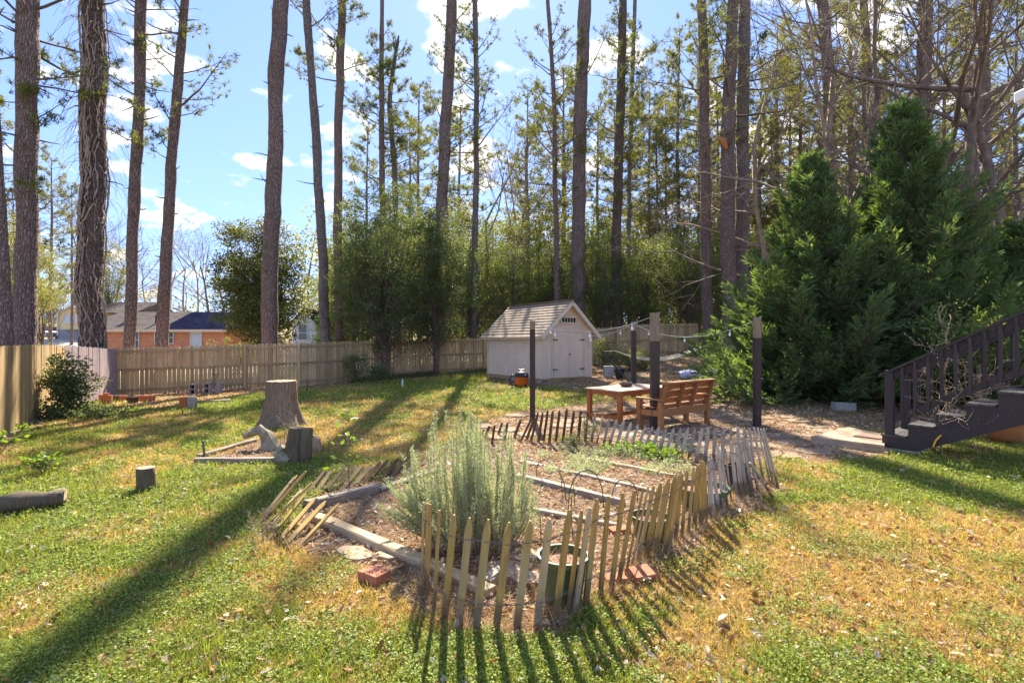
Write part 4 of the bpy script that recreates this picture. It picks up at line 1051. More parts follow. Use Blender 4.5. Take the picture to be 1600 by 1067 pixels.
MB().add([b + up * 1.2 + ax * .003 + (s_ * math.cos(2 * math.pi * k / 16) + w_ * math.sin(2 * math.pi * k / 16)) * .092 for k in range(16)], [tuple(range(16))]).build('cut_face', M['cut'], r)
# driftwood in a triangular bed
timber(G(306, 722), G(432, 722), .10, .09, M['timber_grey'], 'mossy front timber of the small triangular bed')
timber(G(310, 716), G(398, 690), .09, .08, M['timber_grey'], 'back left timber of the small triangular bed')
g = G(404, 701); D = g.y; e = P(381, 675, D)
pts = [g + Vector((.20, 0, -.03)), g + Vector((.15, 0, .12)), g + Vector((.10, .02, .24)), g + Vector((.0, .03, .30)), g + Vector((-.12, 0, .27)), g + Vector((-.24, -.02, .20))]
solo(MB().tube(pts, [.17, .12, .10, .085, .07, .04], 9, jit=.3), 'driftwood', M['stone'], 'pale curved piece of driftwood arching over the small bed', 'driftwood', g, smooth=False)
g = G(462, 722)
r = thing('stump_piece', 'rough upright chunk of old bark covered stump at the small bed', 'stump', g)
k_ = g.y / 800.
for dx, w_, hh in ((-.02, .12, 54), (.14, .085, 53)):
    q = g + Vector((dx, 0, 0)); MB().tube([q, q + Vector((.01, 0, hh * k_ * .5)), q + Vector((.03, 0, hh * k_))], [w_ * 1.1, w_, w_ * .93], 11, jit=.2).build('stump_slab', M['log'], r)
q = g + Vector((-.12, -.02, 0)); MB().tube([q, q + Vector((-.12, 0, .15)), q + Vector((-.05, 0, .24))], [.16, .09, .05], 9, jit=.3).build('root_flare', M['stone'], r)
g = G(484, 706); solo(MB().prism([g + Vector((-.16, 0, 0)), g + Vector((.17, 0, 0)), g + Vector((.15, 0, .20)), g + Vector((.05, 0, .27)), g + Vector((-.16, 0, .14))], Vector((0, .09, 0))), 'garden_stone', M['slab'],
     'pale wedge shaped block behind the rough stump chunk', 'block', g, bevel=.01)
g = G(320, 716); solo(MB().tube([g, g + Vector((-.03, 0, .27))], .017, 6), 'metal_stake', M['wire'], 'rusty stake at the left tip of the small triangular bed', 'stake', g)

# ------------------------------------------------------------------ shop vacuum
def vac():
    g = G(815, 604); r = thing('shop_vacuum', 'orange and black wet dry vacuum standing against the shed', 'vacuum', g)
    MB().lathe(g, [(.01, .03), (.20, .03), (.225, .08), (.23, .30), (.245, .31), (.245, .34)], 24).build('drum', M['orange'], r, smooth=True)
    MB().lathe(g, [(.25, .34), (.255, .40), (.22, .47), (.14, .53), (.0, .545)], 24).build('motor_head', M['blackp'], r, smooth=True)
    MB().tube([g + Vector((-.12, 0, .50)), g + Vector((-.08, 0, .60)), g + Vector((.08, 0, .60)), g + Vector((.12, 0, .50))], .018, 8).build('carry_handle', M['orange'], r)
    for k in range(4):
        a = k * math.pi / 2 + .5; q = g + Vector((math.cos(a) * .24, math.sin(a) * .24, 0)); MB().tube([q + Vector((0, 0, .03)), q + Vector((0, 0, .10))], .035, 8).build('caster', M['blackp'], r)
    MB().tube([g + Vector((-.2, -.05, .35)), g + Vector((-.34, -.08, .42)), g + Vector((-.42, -.1, .25)), g + Vector((-.36, -.12, .08)), g + Vector((-.25, -.2, .05))], .03, 8).build('hose', M['blackp'], r, smooth=True)
    MB().box(g + Vector((.10, -.20, .42)), (.09, .02, .06)).build('switch_plate', M['white'], r)
vac()

# ------------------------------------------------------------------ hammock with stand
def hammock():
    D = 17.5; A = P(940, 549, D); Bq = P(1112, 541, D + .6); gz = h(A.x, A.y)
    r = thing('hammock_stand', 'dark green steel hammock stand with a slanting arm behind the table', 'hammock stand', (A.x + 1.2, D, gz))
    f = P(988, 600, D - .1); f.z = h(f.x, f.y) + .04
    MB().tube([A + Vector((-.05, 0, .06)), f], .032, 8).build('arm', M['stand'], r)
    f2 = P(1085, 600, D + .6); f2.z = h(f2.x, f2.y) + .04
    MB().tube([Bq + Vector((.05, 0, .06)), f2], .032, 8).build('arm', M['stand'], r)
    MB().tube([f, f2], .032, 8).build('base_bar', M['stand'], r)
    for q in (f, f2): MB().tube([q + Vector((0, -.6, -.01)), q + Vector((0, .6, -.01))], .03, 8).build('foot_bar', M['stand'], r)
    hm = thing('hammock', 'pale woven rope hammock hung behind the dark posts', 'hammock', (A.x, A.y, A.z))
    n = 26; m = 11; a0 = A.lerp(Bq, .12); b0 = A.lerp(Bq, .90)
    def pt(i, j):
        t = i / n; s = (j / m - .5); c = a0.lerp(b0, t); w = .95 * math.sin(math.pi * min(max(t, .0), 1)) ** .35
        return c + Vector((0, s * w, -.42 * 4 * t * (1 - t) + .10 * (s * 2) ** 2 * math.sin(math.pi * t)))
    ps = [([pt(i, j) for i in range(n + 1)], [.008] * (n + 1)) for j in range(m + 1)] + [([pt(i, j) for j in range(m + 1)], [.007] * (m + 1)) for i in range(1, n)]
    V, F = tubes_np(ps, 4); me = npmesh('net', V - np.array(hm.location), F, M['rope']); link('net', me, hm)
    ps = [([A, pt(0, j)], [.006, .006]) for j in range(0, m + 1, 2)] + [([Bq, pt(n, j)], [.006, .006]) for j in range(0, m + 1, 2)]
    V, F = tubes_np([(np.array(p), r_) for p, r_ in ps], 4); link('harness', npmesh('harness', V - np.array(hm.location), F, M['rope']), hm)
hammock()
# crumpled pale blue tarp and brush pile
def tarp():
    g = G(1095, 590); g = Vector((g.x, g.y, h(g.x, g.y))); xs_ = np.linspace(-.85, .85, 24); ys_ = np.linspace(-.35, .35, 12)
    X, Y = np.meshgrid(xs_, ys_); Z = .12 + .32 * fbm(X * 2.5 + 4, Y * 2.5, 5, 4) * np.clip(1.3 - np.abs(X), .2, 1); Z[0] = 0.0
    V = np.stack([X, Y, Z], -1).reshape(-1, 3); i = np.arange(11)[:, None] * 24 + np.arange(23)[None]
    me = npmesh('tarp', V, np.stack([i, i + 1, i + 25, i + 24], -1).reshape(-1, 4), M['tarp']); o = link('tarp', me, None, g)
    md = o.modifiers.new('s', 'SOLIDIFY'); md.thickness = .01
    tag(o, 'crumpled pale blue tarp on the ground behind the bench', 'tarp')
tarp()
g = G(951, 590); solo(MB().box(g + Vector((0, 0, .22)), (.35, .3, .44), jit=.02), 'garden_planter', M['concrete'], 'small grey planter block under the left end of the hammock', 'planter', g)
g = G(968, 592); solo(MB().lathe(g, [(.01, 0), (.13, 0), (.2, .38), (.21, .38), (.17, .3)], 16), 'black_bucket', M['blackp'], 'black bucket beside the grey planter under the hammock', 'bucket', g)
g = G(462, 500 + 105) if 0 else G(629, 605)
solo(MB().tube([g, g + Vector((0, 0, .30))], .03, 8), 'white_pipe', M['white'], 'short white pipe sticking up by the back fence', 'pipe', g)
g = G(480, 612); solo(MB().tube([g, g + Vector((0, 0, .45))], .02, 6), 'metal_stake', M['wire'], 'thin stake right of the big stump near the fence', 'stake', g)
g = G(560, 594); 
g = G(1172, 652)

# ------------------------------------------------------------------ neighbours beyond the left corner
def window(c, w, hh, root, mat='glass', bars=(2, 1), trim='white', nrm=-1):
    x, y, z = c
    wd = MB().box((x, y, z), (w, .03, hh)).build('window', M[mat], root)
    f = MB(); t = .06
    for k in (-1, 1): f.box((x + k * (w / 2 + t / 2), y - .03, z), (t, .06, hh + 2 * t)); f.box((x, y - .03, z + k * (hh / 2 + t / 2)), (w, .06, t))
    f.build('window_frame', M[trim], wd)
    for i in range(1, bars[0]): MB().box((x - w / 2 + w * i / bars[0], y - .03, z), (.04, .03, hh)).build('muntin', M[trim], wd)
    for i in range(1, bars[1] + 1): MB().box((x, y - .026, z - hh / 2 + hh * i / (bars[1] + 1)), (w, .03, .04)).build('muntin', M[trim], wd)
    return wd
def brick_house():
    D = 43.; s = D / 800.
    def X(px): return (px - 800) * s
    def Z(py): return CAMZ + (533.5 - py) * s
    x0, x1 = X(150), X(350); zb = h((x0 + x1) / 2, D) - .3; ze = Z(515); zr = Z(483)
    r = thing('brick_house', 'orange brick house with a grey to dark blue hipped roof beyond the fence', 'house', ((x0 + x1) / 2, D, zb))
    mb = MB().box(((x0 + x1) / 2, D + 4, (zb + ze) / 2), (x1 - x0, 8, ze - zb)); w = mb.build('wall', M['brickwall'], r)
    ov = .4; xm = X(262)
    def roof(xa, xb, hipa, hipb, mat, yo=0):
        A = [(xa - ov, D - ov - yo, ze), (xb + ov, D - ov - yo, ze), (xb + ov, D + 8 + ov, ze), (xa - ov, D + 8 + ov, ze), (xa + hipa, D + 4, zr), (xb - hipb, D + 4, zr)]
        MB().add(A, [(0, 1, 5, 4), (1, 2, 5), (2, 3, 4, 5), (3, 0, 4), (3, 2, 1, 0)]).build('roof', M[mat], r)
    roof(x0 - 1, xm - ov * 2 - .02, 0, -ov, 'roof_far'); roof(xm, x1, -ov, 1.3, 'roof_dark')
    MB().box(((x0 + x1) / 2, D - ov - .02, ze - .10), (x1 - x0 + .8, .05, .2)).build('fascia', M['shed_trim'], r)
    MB().box((X(180), D + 1.8, (ze + zr) / 2 + .35), (.5, .5, .5)).build('roof_vent', M['black'], r)
    MB().tube([(X(231), D + 1.0, (ze + zr) / 2 - .3), (X(231), D + 1.0, (ze + zr) / 2 + .4)], .08, 8).build('vent_pipe', M['black'], r)
    for px, w_, hh, mt in ((209, .9, 1.3, 'glass'), (257, 1.5, .9, 'glass'), (307, .85, 1.35, 'siding')):
        window((X(px), D - .03, Z(519) - hh / 2), w_, hh, r, mt)
    return r
brick_house()
def yellow_house():
    D = 62.; s = D / 800.
    def X(px): return (px - 800) * s
    def Z(py): return CAMZ + (533.5 - py) * s
    x0, x1 = X(90), X(150); zb = Z(524); zf = Z(515); ze = Z(489); zp = Z(480); zr = Z(468)
    r = thing('yellow_house', 'pale yellow house with a small gable and grey roof up the slope', 'house', ((x0 + x1) / 2, D, zb))
    MB().box(((x0 + x1) / 2, D + 3.5, (zb - .5 + zf) / 2), (x1 - x0, 7, zf - zb + .5)).build('foundation', M['foundation'], r)
    MB().box(((x0 + x1) / 2, D + 3.49, (zf + ze) / 2 + .002), (x1 - x0 - .02, 6.96, ze - zf)).build('wall', M['yellow'], r)
    g0, g1 = X(103), X(138); gm = (g0 + g1) / 2
    MB().prism([(g0, D - .6, zf), (g1, D - .6, zf), (g1, D - .6, ze), (gm, D - .6, zp), (g0, D - .6, ze)], (0, 1.2, 0)).build('gable_wall', M['yellow'], r)
    MB().bar((g0 - .3, D - .72, ze - .1), (gm, D - .72, zp + .15), .12, .22, up=(0, -1, .01)).build('rake_board', M['shed_trim'], r)
    MB().bar((g1 + .3, D - .72, ze - .1), (gm, D - .72, zp + .15), .12, .22, up=(0, -1, .01)).build('rake_board', M['shed_trim'], r)
    A = [(x0 - .5, D - .5, ze), (X(215), D - .5, ze), (X(215), D + 8, ze), (x0 - .5, D + 8, ze), (x0 + .0, D + 4, zr), (X(215), D + 4, zr)]
    MB().add(A, [(0, 1, 5, 4), (1, 2, 5), (2, 3, 4, 5), (3, 0, 4), (3, 2, 1, 0)]).build('roof', M['roof_far'], r)
    MB().box((x0 + .05, D - .05, (zb + ze) / 2), (.15, .1, ze - zb)).build('corner_trim', M['white'], r)
    window((X(117), D - .64, Z(499)), 1.5, .85, r, 'siding', (2, 1))
    return r
yellow_house()
def white_house(px0, px1, D, ytop, ybase, label, gable=True):
    s = D / 800.; X = lambda p: (p - 800) * s; Z = lambda p: CAMZ + (533.5 - p) * s
    x0, x1 = X(px0), X(px1); zb = h((x0 + x1) / 2, D) - .5; ze = Z(ytop + 22); zr = Z(ytop); xm = (x0 + x1) / 2
    r = thing('white_house', label, 'house', (xm, D, zb))
    MB().prism([(x0, D, zb), (x1, D, zb), (x1, D, ze), (xm, D, zr - .15), (x0, D, ze)], (0, 7, 0)).build('wall', M['siding'], r)
    for k, xx in ((-1, x0 - .3), (1, x1 + .3)):
        MB().prism([(xm, D - .3, zr), (xx, D - .3, ze - .2), (xx, D - .3, ze - .35), (xm, D - .3, zr - .15)], (0, 7.6, 0)).build('roof', M['roof_dark'], r)
    window((xm - .1, D - .03, Z(ytop + 38)), .7, 1.2, r, 'glass', (1, 1)); window((xm, D - .03, Z(ytop + 14)), .45, .5, r, 'glass', (1, 0))
white_house(457, 494, 44, 482, 532, 'narrow white gabled house seen between the magnolia and the hollies')
white_house(343, 385, 58, 487, 525, 'small white sided house at the right end of the dark roof')
def car():
    g = G(62, 525); g = Vector((P(60, 520, 61).x, 61, 0)); g.z = h(g.x, g.y)
    r = thing('parked_car', 'silver car parked in the driveway beside the yellow house', 'car', g)
    w, hh = 1.8, 1.45
    body = [(-.9, 0, .25), (.9, 0, .25), (.9, 0, .75), (.82, 0, .95), (-.82, 0, .95), (-.9, 0, .75)]
    MB().prism([g + Vector(p) for p in body], (0, 4.3, 0)).build('body', M['carpaint'], r, bevel=.06)
    cab = [(-.78, .9, .95), (.78, .9, .95), (.62, 1.3, 1.45), (-.62, 1.3, 1.45)]
    MB().add([g + Vector(p) for p in [(-.8, .25, .95), (.8, .25, .95), (.8, 3.2, .95), (-.8, 3.2, .95), (-.62, .75, 1.45), (.62, .75, 1.45), (.62, 2.4, 1.45), (-.62, 2.4, 1.45)]],
             [(0, 1, 5, 4), (1, 2, 6, 5), (2, 3, 7, 6), (3, 0, 4, 7)]).build('windows', M['glass'], r)
    MB().box(g + Vector((0, 1.57, 1.47)), (1.26, 1.7, .05)).build('car_roof', M['carpaint'], r)
    for x in (-.8, .8):
        for y in (.7, 3.5): MB().tube([g + Vector((x - .1, y, .32)), g + Vector((x + .1, y, .32))], .32, 16).build('wheel', M['blackp'], r)
        MB().box(g + Vector((x * .88, -.03, .72)), (.25, .05, .14)).build('tail_light', M['orange'], r)
    MB().box(g + Vector((0, -.06, .35)), (1.7, .1, .16)).build('bumper', M['blackp'], r)
car()
g = Vector((P(57, 500, 30).x, 30, 0)); g.z = h(g.x, g.y)
solo(MB().tube([g - Vector((0, 0, .1)), P(57, 492, 30)], .09, 10), 'wooden_pole', M['post_top'], 'pale round pole stub rising above the left fence', 'pole', g)
g = Vector((P(59, 500, 52).x, 52, 0)); g.z = h(g.x, g.y); r = thing('utility_pole', 'tall utility pole with a grey transformer behind the left trees', 'utility pole', g)
MB().tube([g, Vector((g.x, g.y, 12))], [.16, .12], 10).build('pole_shaft', M['branch'], r)
q = P(65, 452, 52); MB().tube([q - Vector((0, 0, .45)), q + Vector((0, 0, .45))], .27, 12).build('transformer', M['foundation'], r)
MB().box((g.x, g.y, 9.5), (2.4, .12, .12)).build('cross_arm', M['branch'], r)
for dz_ in (9.6, 6.9):
    MB().tube(cat_pts(Vector((g.x, g.y, dz_)), Vector((g.x + 45, 58, dz_ + 1)), .8), .014, 4).build('power_line', M['wire'], r)
# driveway
xs_ = np.linspace(P(20, 0, 40).x, P(110, 0, 60).x, 20)
dv = MB(); rows = []
for yy in np.arange(36, 66, 1.0):
    c = -37 - (yy - 36) * .62; rows.append([(c + k, yy, h(c + k, yy) + .03) for k in np.linspace(-3.2, 3.2, 8)])
vs = [p for rw in rows for p in rw]; fs = [(i * 8 + j, i * 8 + j + 1, i * 8 + j + 9, i * 8 + j + 8) for i in range(len(rows) - 1) for j in range(7)]
o = dv.add(vs, fs).build('driveway', M['concrete']); tag(o, kind='structure')

# ------------------------------------------------------------------ vegetation generators
def wobble(p0, p1, n, amp, r):
    t = np.linspace(0, 1, n)[:, None]; p = np.array(p0) * (1 - t) + np.array(p1) * t
    off = np.cumsum(r.normal(size=(n, 3)) * amp, 0); off -= off[0]; return p + off * t ** .5
def trunk_mesh(path, rad, name, mat, r, sides=18, step=.35):
    """path: control points (k,3), rad (k). smooth interpolation and plate relief"""
    path = np.array(path, float); rad = np.array(rad, float)
    s = np.concatenate([[0], np.cumsum(np.linalg.norm(np.diff(path, axis=0), axis=1))]); n = max(4, int(s[-1] / step)); q = np.linspace(0, s[-1], n)
    pts = np.stack([np.interp(q, s, path[:, i]) for i in range(3)], 1)
    k = 7; pad = np.pad(pts, ((k // 2, k // 2), (0, 0)), 'edge'); pts2 = np.stack([np.convolve(pad[:, i], np.ones(k) / k, 'valid') for i in range(3)], 1)
    pts2[0], pts2[-1] = pts[0], pts[-1]; pts = pts2
    wob = np.stack([fbm(q * .5, q * 0 + 3.3, int(r.integers(1e4)), 3), fbm(q * .5, q * 0 + 8.3, int(r.integers(1e4)), 3), q * 0], 1) - np.array([.5, .5, 0])
    pts = pts + wob * np.interp(q, s, rad)[:, None] * .7
    rr = np.interp(q, s, rad) * (1 + (fbm(q * 1.3, q * 0, int(r.integers(1e4)), 3) - .5) * .22)
    ang = np.arange(sides) * 2 * np.pi / sides
    A, Q = np.meshgrid(ang, q); rel = 1 + (fbm(A * 4, Q * 2.0, int(r.integers(1e4)), 3) - .5) * .14
    X = pts[:, 0][:, None] + np.cos(A) * rr[:, None] * rel; Y = pts[:, 1][:, None] + np.sin(A) * rr[:, None] * rel; Z = pts[:, 2][:, None] + 0 * A
    V = np.stack([X, Y, Z], -1).reshape(-1, 3); i = np.arange(n - 1)[:, None] * sides; j = np.arange(sides)[None]
    F = np.stack([i + j, i + (j + 1) % sides, i + (j + 1) % sides + sides, i + j + sides], -1).reshape(-1, 4)
    return V, F, pts, q
def needle_tufts(C, D, r, n=16, L=.22, W=.022, spread=.75):
    k = len(C); C2 = np.repeat(C, n, 0); D2 = np.repeat(D, n, 0) + r.normal(size=(k * n, 3)) * spread
    C2 = C2 - np.repeat(D, n, 0) * (r.random((k * n, 1)) * .12)
    return blades(C2, D2, L * (.7 + .6 * r.random(k * n)), W, r)
def pine_crown(seed, z0, z1, Rm, nb, tufts=(10, 16), n=12, L=.22, W=.024, droop=.0, shape=None, dead=0.0, cl=1.0):
    """local crown about the trunk axis: returns branch V,F and needle V,F"""
    r = np.random.default_rng(seed); paths = []; TC = []; TD = []
    for i in range(nb):
        t = (i + r.random()) / nb; z = z0 + (z1 - z0) * t; a = r.random() * 6.283
        Ln = Rm * (1 - .55 * t ** 2) * (.45 + .65 * r.random()) * (min(1, .45 + t * 2.2) if shape is None else shape(t))
        el = -.05 + .75 * t + r.normal() * .18 - droop; d = np.array([np.cos(a), np.sin(a), np.tan(el)]); d /= np.linalg.norm(d)
        k = 7; s = np.linspace(0, 1, k)[:, None]; p = np.array([0, 0, z]) + d * Ln * s + np.array([0, 0, .22 * Ln]) * s ** 2.2 + np.cumsum(r.normal(size=(k, 3)) * .035 * Ln, 0) * s
        r0 = .012 + .014 * Ln; paths.append((p, np.linspace(r0, .008, k)))
        isdead = r.random() < dead
        m = int(r.integers(*tufts) * (.5 + Ln / Rm))
        for j in range(m):
            u = .30 + .7 * r.random() ** .8; q = np.array([np.interp(u, s[:, 0], p[:, c]) for c in range(3)])
            sd = d * .6 + r.normal(size=3) * .8; sd[2] = abs(sd[2]) * .7; sd /= np.linalg.norm(sd); sl = Ln * (.10 + .24 * r.random())
            e = q + sd * sl; mid = q + sd * sl * .5 + r.normal(size=3) * .05
            paths.append((np.array([q, mid, e]), np.array([.010, .008, .005])))
            if isdead: continue
            for c_ in range(int(3 * cl)):
                tp = q + (e - q) * (.55 + .45 * r.random()) + r.normal(size=3) * .11 * (1 if c_ else .2); TC.append(tp); dd = sd * .6 + r.normal(size=3) * .5 + np.array([0, 0, .35]); TD.append(dd / np.linalg.norm(dd))
    bv, bf = tubes_np(paths, 3)
    nv, nf = needle_tufts(np.array(TC), np.array(TD), r, n, L, W)
    return bv, bf, nv, nf
def pine_tree(name, label, ctrl, D, mat='bark', crown=None, cat='tree', group=None, zt=None, base=None, lean_top=None, sides=18):
    """ctrl: (px, py, width px) from low to high at distance D"""
    r = np.random.default_rng(abs(hash(label)) % 99991 if 0 else sum(ord(c) * (i + 1) for i, c in enumerate(label)))
    pts = []; rad = []
    for px, py, w in ctrl: p = P(px, py, D); pts.append(tuple(p)); rad.append(w / 1600. * D)
    g0 = h(pts[0][0], D)
    if pts[0][2] > g0:
        (x0, _, z0_), (x1, _, z1_) = pts[0], pts[1]; k = (x1 - x0) / (z1_ - z0_ + 1e-6); k = max(-.06, min(.06, k))
        pts.insert(0, (x0 - k * (z0_ - g0), D, g0 - .1)); rad.insert(0, rad[0] * 1.15)
    zt = zt or 22; (xa, _, za), (xb, _, zb) = pts[-2], pts[-1]; k = (xb - xa) / (zb - za)
    if zt > zb: pts.append((xb + k * (zt - zb), D, zt)); rad.append(rad[-1] * .45)
    root = thing(name, label, cat, pts[0], group); o0 = np.array(pts[0])
    V, F, axis, q = trunk_mesh(pts, rad, 'trunk', None, r, sides)
    link('trunk', npmesh('trunk', V - o0, F, M[mat], smooth=True), root)
    sp = []
    for i in range(14):   # broken stubs of shed limbs
        zz = r.uniform(4.5, min(zt, 1.8 + .68 * D)); k_ = int(np.argmin(abs(axis[:, 2] - zz))); a = r.random() * 6.28; L_ = r.uniform(.15, .9) ** 1.3; rt = np.interp(zz, [p[2] for p in pts], rad); dv = np.array([math.cos(a), math.sin(a), r.uniform(-.2, .5)])
        sp.append((np.stack([axis[k_] + dv * rt * .6, axis[k_] + dv * (rt + L_ * .5), axis[k_] + dv * (rt + L_) + r.normal(size=3) * .06]) - o0, np.array([.035, .022, .008])))
    bv, bf = tubes_np(sp, 5); tag(link('branch_stubs', npmesh('branch_stubs', bv, bf, M['branch']), root), kind='stuff')
    if crown:
        for cr in crown:
            bv, bf, nv, nf = pine_crown(**{k: v for k, v in cr.items() if k not in ('mat',)})
            def shift(v):
                z = v[:, 2]; v = v.copy(); v[:, 0] += np.interp(z, axis[:, 2], axis[:, 0]); v[:, 1] += np.interp(z, axis[:, 2], axis[:, 1]); return v - o0
            link('branches', npmesh('branches', shift(bv), bf, M['branch']), root)
            tag(link('crown', npmesh('crown', shift(nv), nf, M[cr.get('mat', 'needle')]), root), kind='stuff')
    return root, axis
def deciduous(seed, hgt, spread, levels=4, r0=.12, up=.75, twigs=5, nmain=5, start=.25, sides=4, curve=.12, minr=.006):
    """bare branching skeleton, local coordinates"""
    r = np.random.default_rng(seed); paths = []; tips = []
    def grow(p, d, L, rad, lv):
        k = 5; s = np.linspace(0, 1, k)[:, None]; q = p + d * L * s + np.cumsum(r.normal(size=(k, 3)) * curve * L * .3, 0) * s + np.array([0, 0, .10 * L]) * s ** 2
        paths.append((q, np.linspace(rad, rad * .5, k)))
        if lv == 0: tips.append(q[-1]); return
        nc = twigs if lv < levels else nmain
        for i in range(nc):
            u = .35 + .65 * (i + r.random()) / nc if lv < levels else start + (1 - start) * (i + r.random()) / nc
            st = np.array([np.interp(u, s[:, 0], q[:, c]) for c in range(3)])
            nd = (q[-1] - q[-2]); nd /= np.linalg.norm(nd); nd = nd * up + r.normal(size=3) * (1 - up) * spread; nd[2] += .12; nd /= np.linalg.norm(nd)
            grow(st, nd, L * (.40 + .25 * r.random()), rad * (.62 if i == nc - 1 else .42) * (1.1 - .4 * u), lv - 1)
    grow(np.zeros(3), np.array([r.normal() * .05, r.normal() * .05, 1.]), hgt * .55, r0, levels)
    V, F = tubes_np([(a, np.maximum(b, minr)) for a, b in paths], sides); return V, F, np.array(tips), paths
def bush_crown(seed, rx, ry, zc, rz, ncl, nl, L=.09, W=.05, clr=.42, low=.0, hang=0, shell=.35):
    """clusters of leaves through an uneven volume"""
    r = np.random.default_rng(seed); C = []; tw = []
    cnt = 0
    while cnt < ncl:
        v = r.normal(size=3); v /= np.linalg.norm(v); rr = r.random() ** (1 / 2.2) * (1 - shell) + shell * (r.random() > .3)
        rr = min(rr, 1); lump = .72 + .5 * fbm(np.array([v[0] * 2 + seed]), np.array([v[2] * 2 + v[1]]), seed, 2)[0]
        p = np.array([v[0] * rx, v[1] * ry, v[2] * rz]) * rr * lump + np.array([0, 0, zc])
        if p[2] < low: continue
        C.append(p); cnt += 1
    C = np.array(C); sz = clr * (.6 + .8 * r.random(len(C)))
    idx = np.repeat(np.arange(len(C)), nl); off = r.normal(size=(len(idx), 3)); off /= np.linalg.norm(off, axis=1, keepdims=True); off *= (r.random((len(idx), 1)) ** .5) * sz[idx][:, None] * np.array([1.15, 1.15, .75])
    P0 = C[idx] + off; ax = unit(off) * .8 + r.normal(size=off.shape) * .6; ax[:, 2] -= .15
    nr = r.normal(size=off.shape) * .6; nr[:, 2] += .7
    V, F = leaves(P0, L * (.6 + .7 * r.random(len(idx))), W * (.7 + .6 * r.random(len(idx))), ax, unit(nr), r)
    # limbs: from the axis to every third cluster
    paths = []
    for c in C[::3]:
        st = np.array([0, 0, max(low * .5, c[2] * .45)]); m = (st + c) / 2 + r.normal(size=3) * .15; m[2] -= .1
        paths.append((np.array([st, m, c]), np.array([.035, .02, .008])))
    bv, bf = tubes_np(paths, 4); return V, F, bv, bf
def shrub(name, label, loc, cr, mat, cat='shrub', trunk=None, group=None, trunkmat='bark_far'):
    root = thing(name, label, cat, loc, group)
    V, F, bv, bf = bush_crown(**cr); tag(link('foliage', npmesh('foliage', V, F, M[mat]), root), kind='stuff'); link('limbs', npmesh('limbs', bv, bf, M['branch']), root)
    if trunk:
        r = np.random.default_rng(cr['seed']); tv, tf, _, _ = trunk_mesh([(0, 0, -.1), (trunk[2], 0, trunk[1] * .5), (0, 0, trunk[1])], [trunk[0] * 1.2, trunk[0], trunk[0] * .4], 't', None, r, 12)
        link('trunk', npmesh('trunk', tv, tf, M[trunkmat], smooth=True), root)
    return root
def gl(px, D):
    x = (px - 800) / 800. * D; return Vector((x, D, h(x, D)))

# ------------------------------------------------------------------ tall pines, each on its own line in the photo
pine_tree('pine_tree', 'leaning pine trunk cut off by the left edge of the photo', [(6, 540, 24), (3, 420, 21), (-3, 300, 18), (-22, 0, 16)], 15.0, 'bark')
pine_tree('pine_tree', 'forked flaky barked pine second from the left edge', [(36, 545, 29), (40, 300, 27), (42, 120, 27), (44, 30, 30), (45, 0, 26)], 16.5, 'bark',
          [dict(seed=11, z0=9.5, z1=17, Rm=3.4, nb=34, tufts=(7, 12)), dict(seed=111, z0=5.0, z1=9.5, Rm=2.6, nb=9, tufts=(4, 8), dead=.3)])
_, VAX = pine_tree('pine_tree', 'thickest dark pine trunk wrapped in bare climbing vines', [(141, 545, 33), (144, 420, 31), (143, 250, 32), (148, 0, 31)], 18.2, 'bark_dark',
          [dict(seed=12, z0=14, z1=21, Rm=3.5, nb=20)])
pine_tree('pine_tree', 'straight slender pine between the vine covered trunk and the curved pine', [(203, 545, 16), (208, 350, 16), (217, 150, 16), (221, 0, 16)], 20.5, 'bark',
          [dict(seed=13, z0=9, z1=20, Rm=3.0, nb=22, tufts=(5, 9), dead=.3)])
pine_tree('pine_tree', 'gently curved pine leaning right in front of the brick house', [(252, 545, 17), (258, 430, 17), (266, 280, 15), (280, 130, 14), (289, 0, 12)], 21.5, 'bark',
          [dict(seed=14, z0=8.5, z1=20, Rm=3.3, nb=24, tufts=(6, 10), dead=.15)])
pine_tree('pine_tree', 'tall straight purple grey pine standing before the magnolia', [(421, 540, 25), (424, 400, 24), (430, 220, 23), (433, 100, 22), (439, 0, 22)], 23.5, 'bark', None, zt=20)
pine_tree('pine_tree', 'lichen grey pine leaning left just right of centre left sky gap', [(510, 540, 15), (503, 380, 14), (495, 230, 13), (484, 90, 12), (478, 0, 12)], 26, 'bark_grey', [dict(seed=16, z0=16, z1=19, Rm=3, nb=5)], zt=25)
pine_tree('pine_tree', 'pine rising beside the leaning grey trunk with a fork at the top', [(530, 540, 13), (527, 350, 13), (528, 220, 12), (533, 80, 13), (536, 0, 12)], 28, 'bark', [dict(seed=17, z0=15, z1=20, Rm=3.5, nb=9)], zt=26)
pine_tree('pine_tree', 'thin bushy pine above the hollies with a bent second stem', [(600, 540, 9), (598, 300, 9), (596, 120, 8), (597, 0, 6)], 30, 'bark', [dict(seed=18, z0=8.5, z1=19.5, Rm=3.0, nb=52, tufts=(6, 11))], zt=24)
pine_tree('pine_tree', 'crooked stem beside the thin bushy pine', [(622, 540, 9), (617, 260, 9), (607, 170, 8), (612, 120, 6), (622, 60, 5)], 30.5, 'bark_grey', [dict(seed=181, z0=13, z1=19, Rm=2.2, nb=16)], zt=20)
pine_tree('pine_tree', 'thick reddish pine rising behind the holly thicket left of the shed', [(690, 540, 19), (692, 300, 18), (699, 150, 17), (706, 0, 17)], 29, 'bark', [dict(seed=19, z0=10, z1=20, Rm=3.4, nb=20, tufts=(5, 9))], zt=26)
pine_tree('pine_tree', 'slim grey pine between the thick reddish pine and the shed trunk', [(740, 540, 9), (743, 320, 9), (745, 150, 8), (742, 0, 8)], 31, 'bark_grey', [dict(seed=20, z0=9, z1=21, Rm=3.3, nb=42, tufts=(6, 10))], zt=25)
